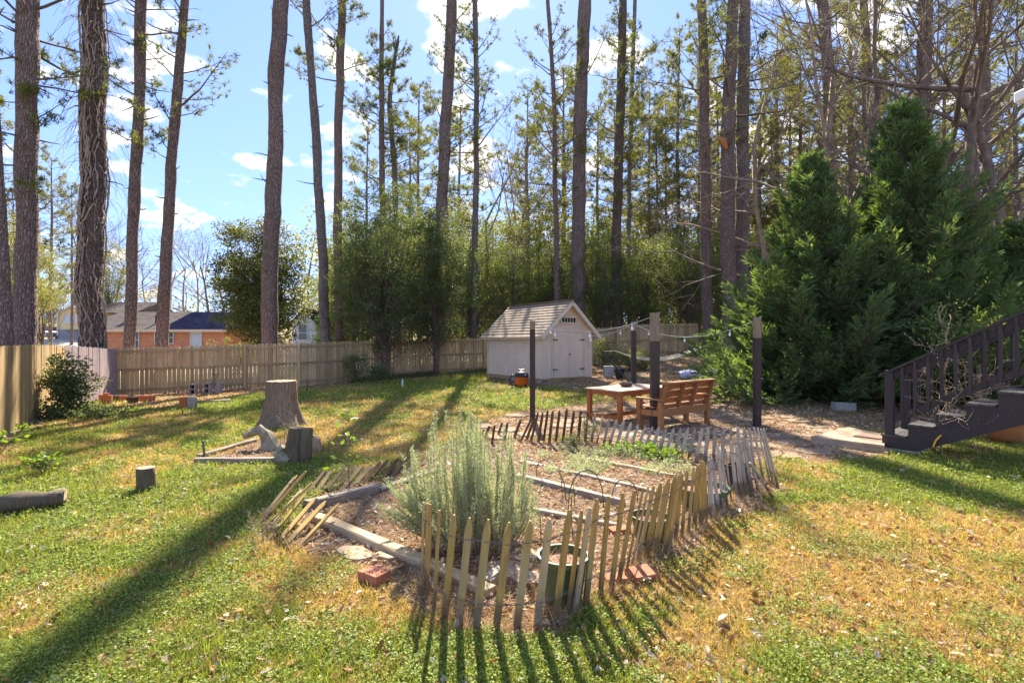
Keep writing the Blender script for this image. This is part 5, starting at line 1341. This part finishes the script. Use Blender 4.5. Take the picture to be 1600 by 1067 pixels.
pine_tree('pine_tree', 'slender pine with open branches left of the shed trunk', [(870, 540, 9), (869, 350, 8), (865, 150, 7), (858, 20, 6), (856, 0, 6)], 32, 'bark', [dict(seed=21, z0=9.5, z1=21, Rm=3.7, nb=42, tufts=(6, 10))], zt=25)
pine_tree('pine_tree', 'large straight pine trunk rising directly behind the shed', [(902, 500, 22), (904, 350, 21), (908, 150, 20), (914, 0, 19)], 32.5, 'bark', [dict(seed=22, z0=14, z1=20, Rm=4, nb=9, tufts=(6, 10), dead=.3)], zt=26)
pine_tree('pine_tree', 'dark pine trunk just right of the shed gable', [(964, 530, 17), (963, 400, 15), (968, 200, 14), (973, 0, 12)], 33, 'bark_dark', [dict(seed=23, z0=10, z1=22.5, Rm=3.8, nb=44, tufts=(7, 11))], zt=26)
pine_tree('pine_tree', 'thin pine with ivy close beside the dark trunk', [(984, 530, 7), (982, 380, 7), (986, 180, 6), (992, 0, 6)], 36, 'bark_grey', [dict(seed=24, z0=12, z1=24, Rm=3, nb=30, mat='needle_far')], zt=27)
pine_tree('pine_tree', 'straight brown pine left of the scarred trunk', [(1106, 480, 17), (1103, 350, 16), (1100, 150, 15), (1096, 0, 14)], 29, 'bark', [dict(seed=25, z0=13, z1=21, Rm=4, nb=18, tufts=(7, 11))], zt=27)
_, SAX = pine_tree('pine_tree', 'pine with an orange broken branch scar at mid height', [(1138, 480, 22), (1137, 350, 22), (1137, 200, 20), (1143, 80, 18), (1146, 0, 17)], 27, 'bark', [dict(seed=26, z0=11, z1=19.5, Rm=4.8, nb=16, tufts=(9, 14))], zt=26)
pine_tree('pine_tree', 'pale lichen covered trunk right beside the scarred pine', [(1158, 480, 21), (1160, 300, 20), (1161, 150, 18), (1164, 0, 17)], 28, 'bark_grey', [dict(seed=27, z0=14, z1=20, Rm=4, nb=10)], zt=27)
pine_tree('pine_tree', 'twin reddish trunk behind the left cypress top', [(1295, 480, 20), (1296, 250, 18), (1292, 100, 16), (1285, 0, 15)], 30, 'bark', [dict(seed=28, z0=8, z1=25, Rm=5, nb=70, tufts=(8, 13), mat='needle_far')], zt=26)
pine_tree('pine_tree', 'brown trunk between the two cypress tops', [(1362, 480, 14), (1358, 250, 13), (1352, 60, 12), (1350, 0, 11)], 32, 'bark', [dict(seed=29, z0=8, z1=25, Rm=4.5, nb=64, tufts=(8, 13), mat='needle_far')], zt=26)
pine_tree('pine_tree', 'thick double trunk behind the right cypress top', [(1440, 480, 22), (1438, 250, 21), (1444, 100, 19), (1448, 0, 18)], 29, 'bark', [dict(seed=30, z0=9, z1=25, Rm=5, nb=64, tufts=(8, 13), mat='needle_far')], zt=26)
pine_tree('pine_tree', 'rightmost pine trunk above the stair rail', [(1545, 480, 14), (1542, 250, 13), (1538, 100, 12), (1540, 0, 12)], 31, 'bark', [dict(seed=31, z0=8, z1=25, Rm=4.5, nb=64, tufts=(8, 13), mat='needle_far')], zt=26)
# vines round the thick trunk
r_ = np.random.default_rng(5); paths = []
root = [o for o in bpy.data.objects if o.get('label', '').startswith('thickest dark pine')][0]
for i in range(60):
    z = r_.random() * 11 + .2; a = r_.random() * 6.283 ; pts = []; L = r_.uniform(1.5, 6); n = int(L / .18)
    if i % 3: a = -math.pi / 2 + r_.normal() * .8
    for k in range(n):
        zz = z + k * .18
        if zz > 16.5: break
        rr = .36 * .99 + .04 + r_.normal() * .012; cx = np.interp(zz, VAX[:, 2], VAX[:, 0]); cy = np.interp(zz, VAX[:, 2], VAX[:, 1]); a += r_.normal() * .13
        pts.append((cx + math.cos(a) * rr, cy + math.sin(a) * rr, zz))
    if len(pts) > 3: paths.append((np.array(pts), np.full(len(pts), r_.uniform(.008, .032))))
for i in range(260):   # hanging twigs
    z = r_.uniform(3, 15.5); a = r_.random() * 6.283; c = np.array([np.interp(z, VAX[:, 2], VAX[:, 0]), np.interp(z, VAX[:, 2], VAX[:, 1]), z]); d = np.array([math.cos(a), math.sin(a), 0])
    L = r_.uniform(.4, 1.5); s = np.linspace(0, 1, 6)[:, None]; p = c + d * (.42 + L * .6 * s) + np.array([0, 0, -1]) * L * s ** 2 + np.cumsum(r_.normal(size=(6, 3)) * .05, 0) * s
    paths.append((p, np.linspace(.008, .004, 6)))
V, F = tubes_np(paths, 5); tag(link('vines', npmesh('vines', V - np.array(root.location), F, M['vine']), root), kind='stuff')
# broken scar on the pine
root = [o for o in bpy.data.objects if o.get('label', '').startswith('pine with an orange')][0]
q = P(1131, 226, 26.6); MB().tube([q + Vector((-.35, -.1, .35)), q + Vector((-.1, -.1, .1)), q + Vector((.12, -.05, -.25))], [.05, .17, .08], 7, jit=.4).build('broken_scar', M['terracotta'], root, origin=root.location)
# pines farther back: copies of five prototypes
protos = []
for k in range(5):
    pts = [(0, 0, -.3), (.1 * k - .2, 0, 8), (.2, .1, 17), (0, 0, 26)]
    r_ = np.random.default_rng(300 + k); V, F, axis, q = trunk_mesh(pts, [.22 + .02 * k, .19, .14, .05], 't', None, r_, 8, .8)
    bv, bf, nv, nf = pine_crown(seed=400 + k, z0=7.0 + k * 1.1, z1=26, Rm=4.2, nb=50, tufts=(8, 13), n=15, L=.30, W=.030)
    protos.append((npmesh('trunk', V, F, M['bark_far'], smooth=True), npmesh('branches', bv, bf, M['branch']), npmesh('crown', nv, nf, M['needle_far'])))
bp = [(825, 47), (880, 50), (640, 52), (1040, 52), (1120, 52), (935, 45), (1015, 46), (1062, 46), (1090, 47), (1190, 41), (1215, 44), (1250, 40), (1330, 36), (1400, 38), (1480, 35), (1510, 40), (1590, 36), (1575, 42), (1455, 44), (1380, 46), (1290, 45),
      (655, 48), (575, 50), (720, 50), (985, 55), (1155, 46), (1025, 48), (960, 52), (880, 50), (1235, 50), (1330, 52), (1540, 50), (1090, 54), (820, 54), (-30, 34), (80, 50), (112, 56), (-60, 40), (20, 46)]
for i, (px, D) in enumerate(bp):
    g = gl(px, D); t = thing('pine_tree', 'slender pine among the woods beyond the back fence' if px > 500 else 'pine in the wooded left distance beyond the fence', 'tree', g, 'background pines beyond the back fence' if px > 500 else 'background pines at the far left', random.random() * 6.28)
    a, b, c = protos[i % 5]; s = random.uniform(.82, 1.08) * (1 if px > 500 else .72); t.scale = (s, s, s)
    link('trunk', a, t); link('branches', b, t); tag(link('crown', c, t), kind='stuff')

# ------------------------------------------------------------------ broadleaf thicket
def B(seed, rx, ry, zc, rz, ncl, nl, **k): return dict(seed=seed, rx=rx, ry=ry, zc=zc, rz=rz, ncl=ncl, nl=nl, **k)
shrub('magnolia_tree', 'rounded olive brown magnolia behind the straight pine', gl(408, 31), B(41, 2.9, 2.8, 5.3, 4.2, 300, 120, L=.17, W=.085, clr=.55, low=.6), 'magnolia', 'tree', (.16, 5, .1))
shrub('holly_tree', 'large dark holly overhanging the fence on a trunk inside the yard', gl(600, 24.0), B(42, 2.9, 2.2, 4.9, 4.1, 420, 100, L=.085, W=.06, clr=.40, low=1.0), 'holly', 'tree', (.13, 6, .1), trunkmat='bark_dark')
shrub('holly_tree', 'holly with a thin dark trunk inside the fence nearer the shed', gl(680, 25.2), B(43, 2.3, 2.0, 4.6, 3.4, 320, 100, L=.085, W=.06, clr=.38, low=1.3), 'holly', 'tree', (.11, 5, .1), trunkmat='bark_dark')
shrub('holly_tree', 'bright green thicket tree left of the large holly', gl(552, 29.5), B(44, 2.0, 2.0, 4.9, 3.7, 210, 120, L=.09, W=.06, clr=.5, low=.3), 'privet', 'tree', (.1, 5, .1))
shrub('privet_tree', 'tall thin leaved tree above the large holly', gl(590, 29), B(45, 2.8, 2.2, 6.9, 3.9, 190, 100, L=.085, W=.055, clr=.5, low=1), 'privet', 'tree', (.1, 8, .1))
shrub('privet_tree', 'tall evergreen behind the holly nearer the shed', gl(655, 31), B(46, 3.2, 2.2, 6.2, 4.8, 260, 92, L=.09, W=.055, clr=.5, low=.6), 'holly', 'tree', (.1, 8, .1))
shrub('privet_tree', 'loose leaved evergreen standing left of the shed roof', gl(735, 32), B(47, 3.2, 2.2, 5.4, 4.6, 260, 92, L=.09, W=.055, clr=.5, low=.4), 'holly', 'tree', (.1, 8, .1))
shrub('privet_tree', 'sparkling evergreen directly behind the shed roof', gl(800, 33), B(48, 3.4, 2.2, 5.0, 4.4, 250, 92, L=.09, W=.055, clr=.5, low=.4), 'privet', 'tree', (.1, 7, .1))
shrub('privet_tree', 'evergreen between the shed trunk and the slender pine', gl(862, 34), B(49, 3.0, 2.2, 4.6, 4.0, 230, 92, L=.095, W=.06, clr=.5, low=.4), 'holly', 'tree', (.1, 6, .1))
shrub('privet_tree', 'evergreen thicket right of the shed trunk', gl(945, 33), B(50, 3.0, 2.2, 4.4, 3.6, 230, 92, L=.095, W=.06, clr=.5, low=.4), 'holly', 'tree', (.1, 6, .1))
shrub('privet_tree', 'light green thicket above the tan fence by the hammock', gl(1010, 34), B(51, 3.2, 2.2, 4.8, 3.9, 230, 92, L=.095, W=.06, clr=.5, low=.4), 'privet', 'tree', (.1, 6, .1))
shrub('privet_tree', 'thicket behind the tan fence left of the cypress', gl(1075, 33), B(52, 3.0, 2.2, 4.6, 3.7, 230, 92, L=.095, W=.06, clr=.5, low=.4), 'holly', 'tree', (.1, 6, .1))
shrub('privet_tree', 'pale green undergrowth seen left of the big cypress', gl(1130, 35), B(53, 3.2, 2.2, 5.4, 4.6, 200, 100, L=.10, W=.06, clr=.55, low=.4), 'privet', 'tree', (.1, 6, .1))
for i, (px, D, s_) in enumerate(((620, 40, 1.1), (700, 43, 1.2), (770, 42, 1.1), (850, 44, 1.2), (930, 42, 1.1), (1000, 45, 1.2), (1080, 44, 1.1), (1170, 42, 1.2), (1260, 42, 1.25), (1350, 42, 1.2), (1450, 40, 1.2), (1550, 40, 1.25), (540, 48, 1.), (1620, 42, 1.2))):
    if i == 0:
        V, F, bv, bf = bush_crown(**B(60, 4.0, 3, 5.0, 5.2, 260, 90, L=.15, W=.09, clr=.7, low=.2)); fm = npmesh('foliage', V, F, M['privet']); lm = npmesh('limbs', bv, bf, M['branch'])
        V, F, bv, bf = bush_crown(**B(61, 4.2, 3, 6.0, 6.0, 260, 90, L=.15, W=.09, clr=.7, low=.2)); fm2 = npmesh('foliage', V, F, M['needle_far']); lm2 = npmesh('limbs', bv, bf, M['branch'])
    t = thing('background_tree', 'leafy undergrowth tree far back in the woods', 'tree', gl(px, D), 'undergrowth trees deep in the woods', i * 1.3); t.scale = (s_,) * 3
    tag(link('foliage', (fm, fm2)[i % 2], t), kind='stuff'); link('limbs', (lm, lm2)[i % 2], t)
for i, (px, D, lb) in enumerate(((78, 74, 'yellow green leafy tree rising behind the yellow house at left'), (20, 34, 'yellow green foliage behind the leftmost trunks'), (170, 66, 'pale leafy mass behind the yellow house roof'))):
    t = thing('background_tree', lb, 'tree', gl(px, D), None, i * 2.0); t.scale = (.75, .75, .72 + .2 * i)
    tag(link('foliage', fm2, t), kind='stuff'); link('limbs', lm2, t)
# far wood closing the view
r_ = np.random.default_rng(77); paths = []; Cs = []
for i in range(170):
    D = r_.uniform(58, 95); px = r_.uniform(480, 1720); g = gl(px, D); hh = r_.uniform(9, 17) + (8 if px > 1100 else 0); paths.append((np.array([[g.x, D, g.z - .5], [g.x + r_.normal() * .3, D, g.z + hh * .5], [g.x + r_.normal() * .5, D, g.z + hh]]), np.array([.22, .16, .05])))
    for k in range(26):
        z = g.z + hh * (.25 + .75 * r_.random()) ; Cs.append((g.x + r_.normal() * 2.2, D + r_.normal() * 1.5, z))
for i in range(900):
    D = r_.uniform(55, 90); px = r_.uniform(520, 1720); g = gl(px, D); Cs.append((g.x, D, g.z + r_.random() ** 1.3 * 8))
for i in range(520):
    D = r_.uniform(80, 130); px = r_.uniform(-250, 520); g = gl(px, D); hh = r_.uniform(2, 9) if px > 180 else r_.uniform(3, 17); Cs.append((g.x, D, g.z + hh * r_.random()))
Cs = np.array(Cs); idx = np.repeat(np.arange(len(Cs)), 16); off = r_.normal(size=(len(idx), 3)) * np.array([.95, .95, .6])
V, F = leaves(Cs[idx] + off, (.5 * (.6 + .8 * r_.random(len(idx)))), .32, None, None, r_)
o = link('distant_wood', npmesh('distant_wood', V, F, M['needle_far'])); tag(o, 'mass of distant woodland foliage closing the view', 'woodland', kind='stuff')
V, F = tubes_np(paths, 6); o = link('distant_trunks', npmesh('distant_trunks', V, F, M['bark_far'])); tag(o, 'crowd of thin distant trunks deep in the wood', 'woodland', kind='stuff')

# ------------------------------------------------------------------ bare deciduous trees
dm = []
for k in range(4):
    V, F, tips, _ = deciduous(500 + k, 9 + k, 1.25, 4, .13, .62, 4, 6, .25)
    dm.append(npmesh('branches', V, F, M['twig' if k % 2 else 'branch']))
for i, (px, D, s_, k, lb) in enumerate(((780, 34, 1.5, 1, 'pale bare tree with fine upright twigs left of the slender pine'), (805, 37, 1.5, 3, 'bare grey tree behind the shed thicket'), (1385, 20, 1.9, 2, 'bare brown tree with many fine branches behind the right cypress'),
        (1500, 18.5, 1.9, 0, 'large dark bare tree spreading above the stair'), (1290, 22, 1.7, 3, 'tangle of bare twigs above the left cypress'), (1560, 20, 2.0, 2, 'bare spreading tree near the right edge'), (1210, 26, 1.7, 1, 'thin bare tree between pines left of the cypress'),
        (1440, 18.5, 1.7, 0, 'dark crooked bare tree rising behind the cypress pair'), (1600, 17, 1.9, 0, 'leaning bare tree cut by the right edge'),
        (330, 60, 1.5, 0, 'ivy clad bare tree beside the magnolia in the distance'), (290, 75, 1.5, 1, 'pale bare tree above the dark blue roof'), (310, 90, 1.7, 3, 'hazy bare tree far behind the dark roof'), (230, 85, 1.4, 1, 'pale bare tree above the grey roof'),
        (175, 72, 1.8, 0, 'dark bare tree rising behind the yellow house'), (110, 76, 1.9, 2, 'bare spreading tree behind the gable of the yellow house'), (60, 72, 2.0, 0, 'bare tree behind the utility pole'), (265, 95, 1.5, 3, 'small bare tree on the far skyline'), (-20, 62, 2.0, 2, 'bare tree at the far left edge'),
        (350, 80, 1.5, 1, 'pale bare tree left of the magnolia'), (140, 95, 2.0, 3, 'bare tree on the skyline behind the thick trunk'), (380, 90, 1.6, 1, 'far bare tree partly behind the magnolia'), (200, 100, 1.7, 3, 'farthest bare tree between the slender pines'))):
    t = thing('bare_tree', lb, 'tree', gl(px, D), 'bare winter trees', i * 2.1); t.scale = (s_,) * 3; link('branches', dm[k], t)

# ------------------------------------------------------------------ two big Leyland cypresses
def cypress(label, loc, hh, rad, seed, skew=0, n=150, power=1.08, low=1.0):
    """upswept primary boughs, each a flat plume of side shoots carrying short sprays"""
    r = np.random.default_rng(seed); root = thing('cypress_tree', label, 'tree', loc); paths = [(np.array([[0, 0, -.1], [0, 0, hh * .5], [skew, 0, hh * .98]]), np.array([.20, .12, .02]))]
    TC = []; TD = []; TL = []
    for i in range(n):
        t = ((i + r.random()) / n) ** 1.12; z = .15 + (hh - .6) * t; a = i * 2.4 + r.normal() * .35
        env = (1 - t) ** power * (.66 + .72 * r.random() ** 2) + .05
        Ln = rad * env; el = .30 + .42 * t + r.normal() * .10
        d = np.array([math.cos(a) * math.cos(el), math.sin(a) * math.cos(el), math.sin(el)]); k = 8; s = np.linspace(0, 1, k)[:, None]
        p = np.array([skew * t, 0, max(.2, z - .30 * Ln)]) + d * Ln * s + np.array([0, 0, -.20 * Ln]) * np.sin(s * math.pi * .8) + np.array([0, 0, .16 * Ln]) * s ** 3 + np.cumsum(r.normal(size=(k, 3)) * .02 * Ln, 0) * s
        paths.append((p, np.linspace(.012 + .008 * Ln, .006, k))); side = np.cross(d, [0, 0, 1.]); side /= np.linalg.norm(side)
        ns = int(7 + Ln * 7)
        for j in range(ns):
            u = .22 + .80 * (j + r.random()) / ns; u = min(u, 1.); q = np.array([np.interp(u, s[:, 0], p[:, c]) for c in range(3)]); sg = 1 if j % 2 else -1
            sd = d * .9 + side * sg * (.85 * (1.15 - u)) + r.normal(size=3) * .16; sd[2] += .10 + (0 if r.random() > .35 else .35); sd /= np.linalg.norm(sd); sl = (.42 * (1.12 - u) * Ln + .20) * (.6 + .6 * r.random())
            e = q + sd * sl; paths.append((np.array([q, (q + e) / 2 + np.array([0, 0, -.04 * sl]), e]), np.array([.008, .006, .003])))
            m = int(4 + sl * 13); v = r.random(m) ** .8; C = q + sd * sl * v[:, None] + np.array([0, 0, -.04 * sl]) * np.sin(v * math.pi)[:, None] + r.normal(size=(m, 3)) * .022
            s2 = np.cross(sd, [0, 0, 1.]); s2 /= np.linalg.norm(s2) + 1e-6
            dd = sd * .9 + s2 * (r.choice([-1, 1], m) * (.9 * (1.1 - v)))[:, None] + r.normal(size=(m, 3)) * .2; dd[:, 2] += .12
            TC.append(C); TD.append(unit(dd)); TL.append((.12 + .20 * (1.1 - v)) * (.7 + .6 * r.random(m)))
    C = np.concatenate(TC); D_ = np.concatenate(TD); L = np.concatenate(TL); m = len(C)
    V0, F0 = leaves(C, L * 1.15, .050, D_, None, r); Vs = [V0]; Fs = [F0]; b = len(V0); sd = unit(np.cross(D_, rvec(m, r)))
    for f_, sg in ((.4, 1),):
        V1, F1 = leaves(C + D_ * (L * f_)[:, None], L * (.70 - .35 * f_), .036, D_ * .8 + sd * sg * .75 + r.normal(size=(m, 3)) * .15, None, r); Vs.append(V1); Fs.append(F1 + b); b += len(V1)
    tag(link('crown', npmesh('crown', np.concatenate(Vs), np.concatenate(Fs), M['cypress']), root), kind='stuff')
    bv, bf = tubes_np(paths, 4); link('branches', npmesh('branches', bv, bf, M['branch']), root); return root
cypress('tall dark green cypress at left of the pair by the patio', gl(1262, 15.6), 7.5, 3.8, 91, .1, 185)
cypress('taller dark green cypress rising behind the stair rail', gl(1412, 15.4), 9.0, 4.6, 92, .0, 235)
cypress('lower cypress at the right edge behind the stair', gl(1590, 16.0), 5.6, 3.2, 93, 0, 130)

# ------------------------------------------------------------------ rosemary, small plants
def rosemary():
    r = np.random.default_rng(8); g = G(735, 868); root = thing('rosemary_shrub', 'tall upright grey green rosemary shrub in the middle of the picket bed', 'shrub', g)
    paths = []; C = []; Dn = []
    heads = []
    for i in range(195): heads.append((r.uniform(-.50, .52), r.uniform(-.25, .55), r.uniform(.42, 1.03)))
    for hx, hy, k in heads:
        base = np.array([hx * .6 + .03, hy * .5 + .1, 0]); hh = (1.16 - .42 * ((hx + .05) / .50) ** 2) * k + r.normal() * .04
        hh = max(.35, hh); tip = np.array([hx * 1.02 + r.normal() * .06, hy * 1.1 + .1 + r.normal() * .06, hh]); s = np.linspace(0, 1, 8)[:, None]
        p = base * (1 - s) + tip * s; p[:, :2] += (tip[:2] - base[:2]) * (s - s ** 2) * .9; p += np.cumsum(r.normal(size=(8, 3)) * .012, 0); paths.append((p, np.linspace(.005, .0018, 8)))
        st = .10 if r.random() < .6 else .35
        m = int(hh * 420); u = r.uniform(st, 1.0, m); C.append(np.stack([np.interp(u, s[:, 0], p[:, c]) for c in range(3)], 1)); dd = r.normal(size=(m, 3)); dd[:, 2] = np.abs(dd[:, 2]) * .6 + .35; Dn.append(dd)
    for i in range(52):   # low branch sweeping to the left
        t = r.random(); base = np.array([-.05, .1, .0]); tip = np.array([-.42 - .36 * r.random(), r.uniform(-.1, .5), .25 + .38 * r.random()]); s = np.linspace(0, 1, 8)[:, None]
        p = base * (1 - s) + tip * s; p[:, 2] = tip[2] * s[:, 0] ** 1.3; p += np.cumsum(r.normal(size=(8, 3)) * .008, 0); paths.append((p, np.linspace(.005, .002, 8)))
        m = 300; u = r.uniform(.4, 1.0, m); C.append(np.stack([np.interp(u, s[:, 0], p[:, c]) for c in range(3)], 1)); dd = r.normal(size=(m, 3)); dd[:, 2] = np.abs(dd[:, 2]) * .6 + .3; Dn.append(dd)
    C = np.concatenate(C); Dn = unit(np.concatenate(Dn)); m = len(C); V, F = leaves(C + r.normal(size=(m, 3)) * .006, .020 + .018 * r.random(m), .0052, Dn, None, r)
    tag(link('foliage', npmesh('foliage', V, F, M['rosemary']), root), kind='stuff'); V, F = tubes_np(paths, 4); link('stems', npmesh('stems', V, F, M['twig']), root)
rosemary()
def sprig(g, hh, n, L, W, mat, label, name='seedling', cat='plant', seed=1, sp=.25, nst=1):
    r = np.random.default_rng(seed); root = thing(name, label, cat, g); paths = []; C = []; A = []
    for k in range(nst):
        tip = np.array([r.normal() * sp * .4, r.normal() * sp * .4, hh * r.uniform(.7, 1)]); s = np.linspace(0, 1, 6)[:, None]; p = tip * s + np.cumsum(r.normal(size=(6, 3)) * .02 * hh, 0) * s; paths.append((p, np.linspace(.007, .003, 6)))
        for j in range(n):
            u = .25 + .75 * r.random(); q = np.array([np.interp(u, s[:, 0], p[:, c]) for c in range(3)]); a = rvec(1, r)[0]; a[2] = abs(a[2]) * .6; st = q + a * sp * r.random() * (1.2 - u); paths.append((np.array([q, (q + st) / 2, st]), np.array([.003, .003, .002]))); C.append(st); A.append(a)
    V, F = leaves(np.array(C), L * (.6 + .7 * r.random(len(C))), W, np.array(A), None, r); link('leaves', npmesh('leaves', V, F, M[mat]), root); V, F = tubes_np(paths, 4); link('stems', npmesh('stems', V, F, M['branch']), root)
sprig(G(546, 765), .95, 34, .09, .06, 'sprout', 'young sapling with bright yellow green leaves left of the rosemary', seed=2, sp=.35)
sprig(G(915, 700), .55, 60, .035, .025, 'holly', 'small leafy weed climbing the brown pickets at the back', 'weed', seed=3, sp=.22, nst=3)
sprig(G(902, 702), .25, 60, .035, .025, 'holly', 'low dark leafy clump at the foot of the back pickets', 'weed', seed=4, sp=.35, nst=3)
for i, (px, py, n_) in enumerate(((1000, 712, 60), (1035, 722, 60), (965, 708, 50))):
    sprig(G(px, py), .14, n_, .06, .035, 'sprout', ('bright green low weeds inside the back pickets at centre', 'bright weeds right of the centre clump by the silver pickets', 'small bright weed clump at the left of the silver pickets')[i], 'weed', seed=30 + i, sp=.32, nst=4)
sprig(G(68, 740), .30, 50, .06, .045, 'sprout', 'low leafy weed clump in the lawn before the left fence', 'weed', seed=5, sp=.3, nst=3)
sprig(G(3, 705), .45, 40, .09, .06, 'sprout', 'bright leafy sprig at the very left edge of the lawn', 'weed', seed=6, sp=.3, nst=2)
sprig(G(334, 616), 1.15, 70, .05, .035, 'holly', 'small dark upright shrub between the concrete blocks', 'shrub', seed=7, sp=.25, nst=2)
sprig(G(898, 790), .32, 20, .03, .01, 'rosemary', 'thin grey green sprig in the middle bed', 'seedling', seed=9, sp=.06)
sprig(G(878, 770), .38, 20, .03, .012, 'sprout', 'single thin stem with a grassy tuft in the back bed', 'seedling', seed=10, sp=.06)
sprig(G(895, 834), .42, 60, .022, .006, 'rosemary', 'lone upright rosemary shoot right of the big shrub', 'seedling', seed=15, sp=.05)
sprig(G(845, 838), .30, 50, .022, .006, 'rosemary', 'small rosemary shoot at the right foot of the big shrub', 'seedling', seed=16, sp=.05)
shrub('evergreen_bush', 'dense glossy bush growing against the left corner of the fence', G(108, 650), B(70, .62, .5, .75, .85, 80, 60, L=.07, W=.045, clr=.22, low=.02), 'holly')
shrub('ground_ivy', 'low trailing growth spreading from the left corner bush', G(120, 652), B(71, 1.5, .7, .12, .2, 70, 50, L=.06, W=.045, clr=.25, low=.0), 'holly')
shrub('small_shrub', 'small dark shrub against the fence left of the large holly', G(556, 598), B(72, .7, .4, .75, .65, 30, 40, L=.08, W=.05, clr=.25, low=.05), 'holly')
shrub('small_shrub', 'small low shrub at the foot of the large holly', G(585, 600), B(73, .7, .4, .5, .4, 26, 40, L=.08, W=.05, clr=.25, low=.05), 'holly')
shrub('small_shrub', 'grey green shrub right of the shed under the hammock end', G(943, 580), B(74, .7, .5, .75, .7, 50, 50, L=.06, W=.04, clr=.25, low=.05), 'privet')
shrub('small_shrub', 'grey green shrub behind the dark post near the hammock', G(985, 580), B(75, 1.0, .5, .55, .45, 50, 50, L=.06, W=.04, clr=.25, low=.05), 'privet')
shrub('small_shrub', 'dark round shrub under the middle of the hammock', G(1008, 578), B(76, .8, .5, .5, .5, 50, 50, L=.06, W=.04, clr=.25, low=.05), 'holly')
shrub('bright_bush', 'yellow green bush beyond the fence right of the narrow white house', gl(508, 27), B(77, .7, .7, 2.0, 1.3, 30, 60, L=.09, W=.06, clr=.35, low=.1), 'sprout')
shrub('bright_bush', 'low yellow green hedge beyond the fence right of the brick house', gl(375, 34), B(78, 2.2, 1, 1.2, 1.3, 70, 60, L=.09, W=.06, clr=.35, low=.1), 'privet')
shrub('yellow_bush', 'yellow green pine bough cluster right of the second trunk', gl(66, 24), B(79, .9, .8, 4.2, .7, 30, 60, L=.14, W=.03, clr=.35, low=2.6), 'needle_far', trunk=(.06, 3.4, .05))
shrub('rhododendron', 'broad leaved shrub behind the dark stair rail', gl(1530, 11.2), B(80, 1.1, .8, 1.9, .75, 60, 40, L=.12, W=.045, clr=.28, low=.3), 'privet', trunk=(.04, 1.8, .05))
# ivy and low growth along the back fence foot
g = G(640, 600); V = []; r_ = np.random.default_rng(12)
xx = r_.uniform(-7, -1, 9000); yy = np.interp(xx, [p[0] for p in FENCE_B], [p[1] for p in FENCE_B]) - .3 - np.abs(r_.normal(size=9000)) * .9
Cn = np.stack([xx, yy, H(xx, yy) + .02 + np.abs(r_.normal(size=9000)) * .12 * fbm(xx, yy, 9, 2)], 1); nr = r_.normal(size=(9000, 3)) * .5; nr[:, 2] = 1
V, F = leaves(Cn, .07, .06, None, unit(nr), r_); tag(link('ivy', npmesh('ivy', V, F, M['holly'])), 'low ivy creeping along the foot of the back fence', 'ground cover', kind='stuff')
# low silvery thyme like plants in the back bed
r_ = np.random.default_rng(14); px_ = r_.uniform(840, 1080, 14000); py_ = r_.uniform(700, 742, 14000); Dv = 1440 / (py_ - 533.5); xx = (px_ - 800) / 800 * Dv
cl = fbm(xx * 3, Dv * 3, 55, 3); k = cl > .5; xx, Dv, cl = xx[k], Dv[k], cl[k]; n_ = len(xx); Cn = np.stack([xx, Dv, H(xx, Dv) + r_.random(n_) * (cl - .45) * .7], 1)
V, F = leaves(Cn, .035, .014, None, None, r_); tag(link('herb_mat', npmesh('herb_mat', V, F, M['rosemary'])), 'straggly silvery herbs sprawling over the back bed', 'ground cover', kind='stuff')

# ------------------------------------------------------------------ bare dogwood by the stair, brush
def twiggy(loc, label, seed, hh, spread, lv=3, r0=.018, tw=4, mat='twig', name='bare_sapling', nm=9, up=.6, cat='sapling', start=.15, buds=True):
    V, F, tips, _ = deciduous(seed, hh, spread, lv, r0, up, tw, nm, start, 4, .2, .0022); root = thing(name, label, cat, loc)
    link('stems', npmesh('stems', V, F, M[mat]), root)
    if buds:
        n_ = len(tips); V, F = leaves(tips, .022, .014, np.tile([0, 0, 1.], (n_, 1)), None, rng); tag(link('buds', npmesh('buds', V, F, M['rope']), root), kind='stuff')
    return root
def set_r(v): pass
sg = G(1472, 712); twiggy(sg, 'bare sapling with tan twigs and buds in front of the stair', 601, 2.2, 1.3, 3, .016, 4)
twiggy(sg + Vector((.05, .05, 0)), 'thinner bare stem growing beside the tan sapling', 602, 1.7, 1.3, 3, .012, 4)
pts = [P(1458, 698, sg.y - .12), P(1462, 688, sg.y - .14), P(1470, 680, sg.y - .15), P(1478, 681, sg.y - .14)]
solo(MB().tube(pts, .012, 8), 'yellow_ribbon', M['yellowtag'], 'yellow tag curled around the sapling by the stair', 'tag', pts[0])
pts = [P(1473, 690, sg.y - .12), P(1479, 692, sg.y - .12), P(1481, 684, sg.y - .12)]
solo(MB().tube(pts, .012, 8), 'white_tag', M['white'], 'small white plastic tag beside the yellow one on the sapling', 'tag', pts[0])
for i, (px, py, hh, lb) in enumerate(((1075, 600, 1.5, 'pale tangled brush behind the bench'), (1110, 612, 1.7, 'bare orange brown brush between bench and cypress'), (1040, 598, 1.2, 'low dry brush behind the thick post'), (1135, 618, 1.4, 'dry twiggy shrub at the left foot of the cypress'), (445, 690, .62, 'dry twiggy weed beside the big stump'), (462, 692, .5, 'second dry twiggy weed next to the stump chunk'),
        (1190, 800, .35, 'dead weed heap at the outer right corner of the pickets'), (1160, 805, .3, 'dry brown vine tangle at the foot of the right pickets'), (412, 850, .45, 'dry stalks at the base of the leaning left pickets'), (1128, 622, 1.1, 'slim grey sapling by the patio edge'))):
    twiggy(G(px, py), lb, 620 + i, hh, 1.5, 3 if i not in (4, 5) else 3, .011 if hh > 1 else .006, 4, name='dry_brush', cat='brush', up=.45, nm=8, start=.05, buds=False)
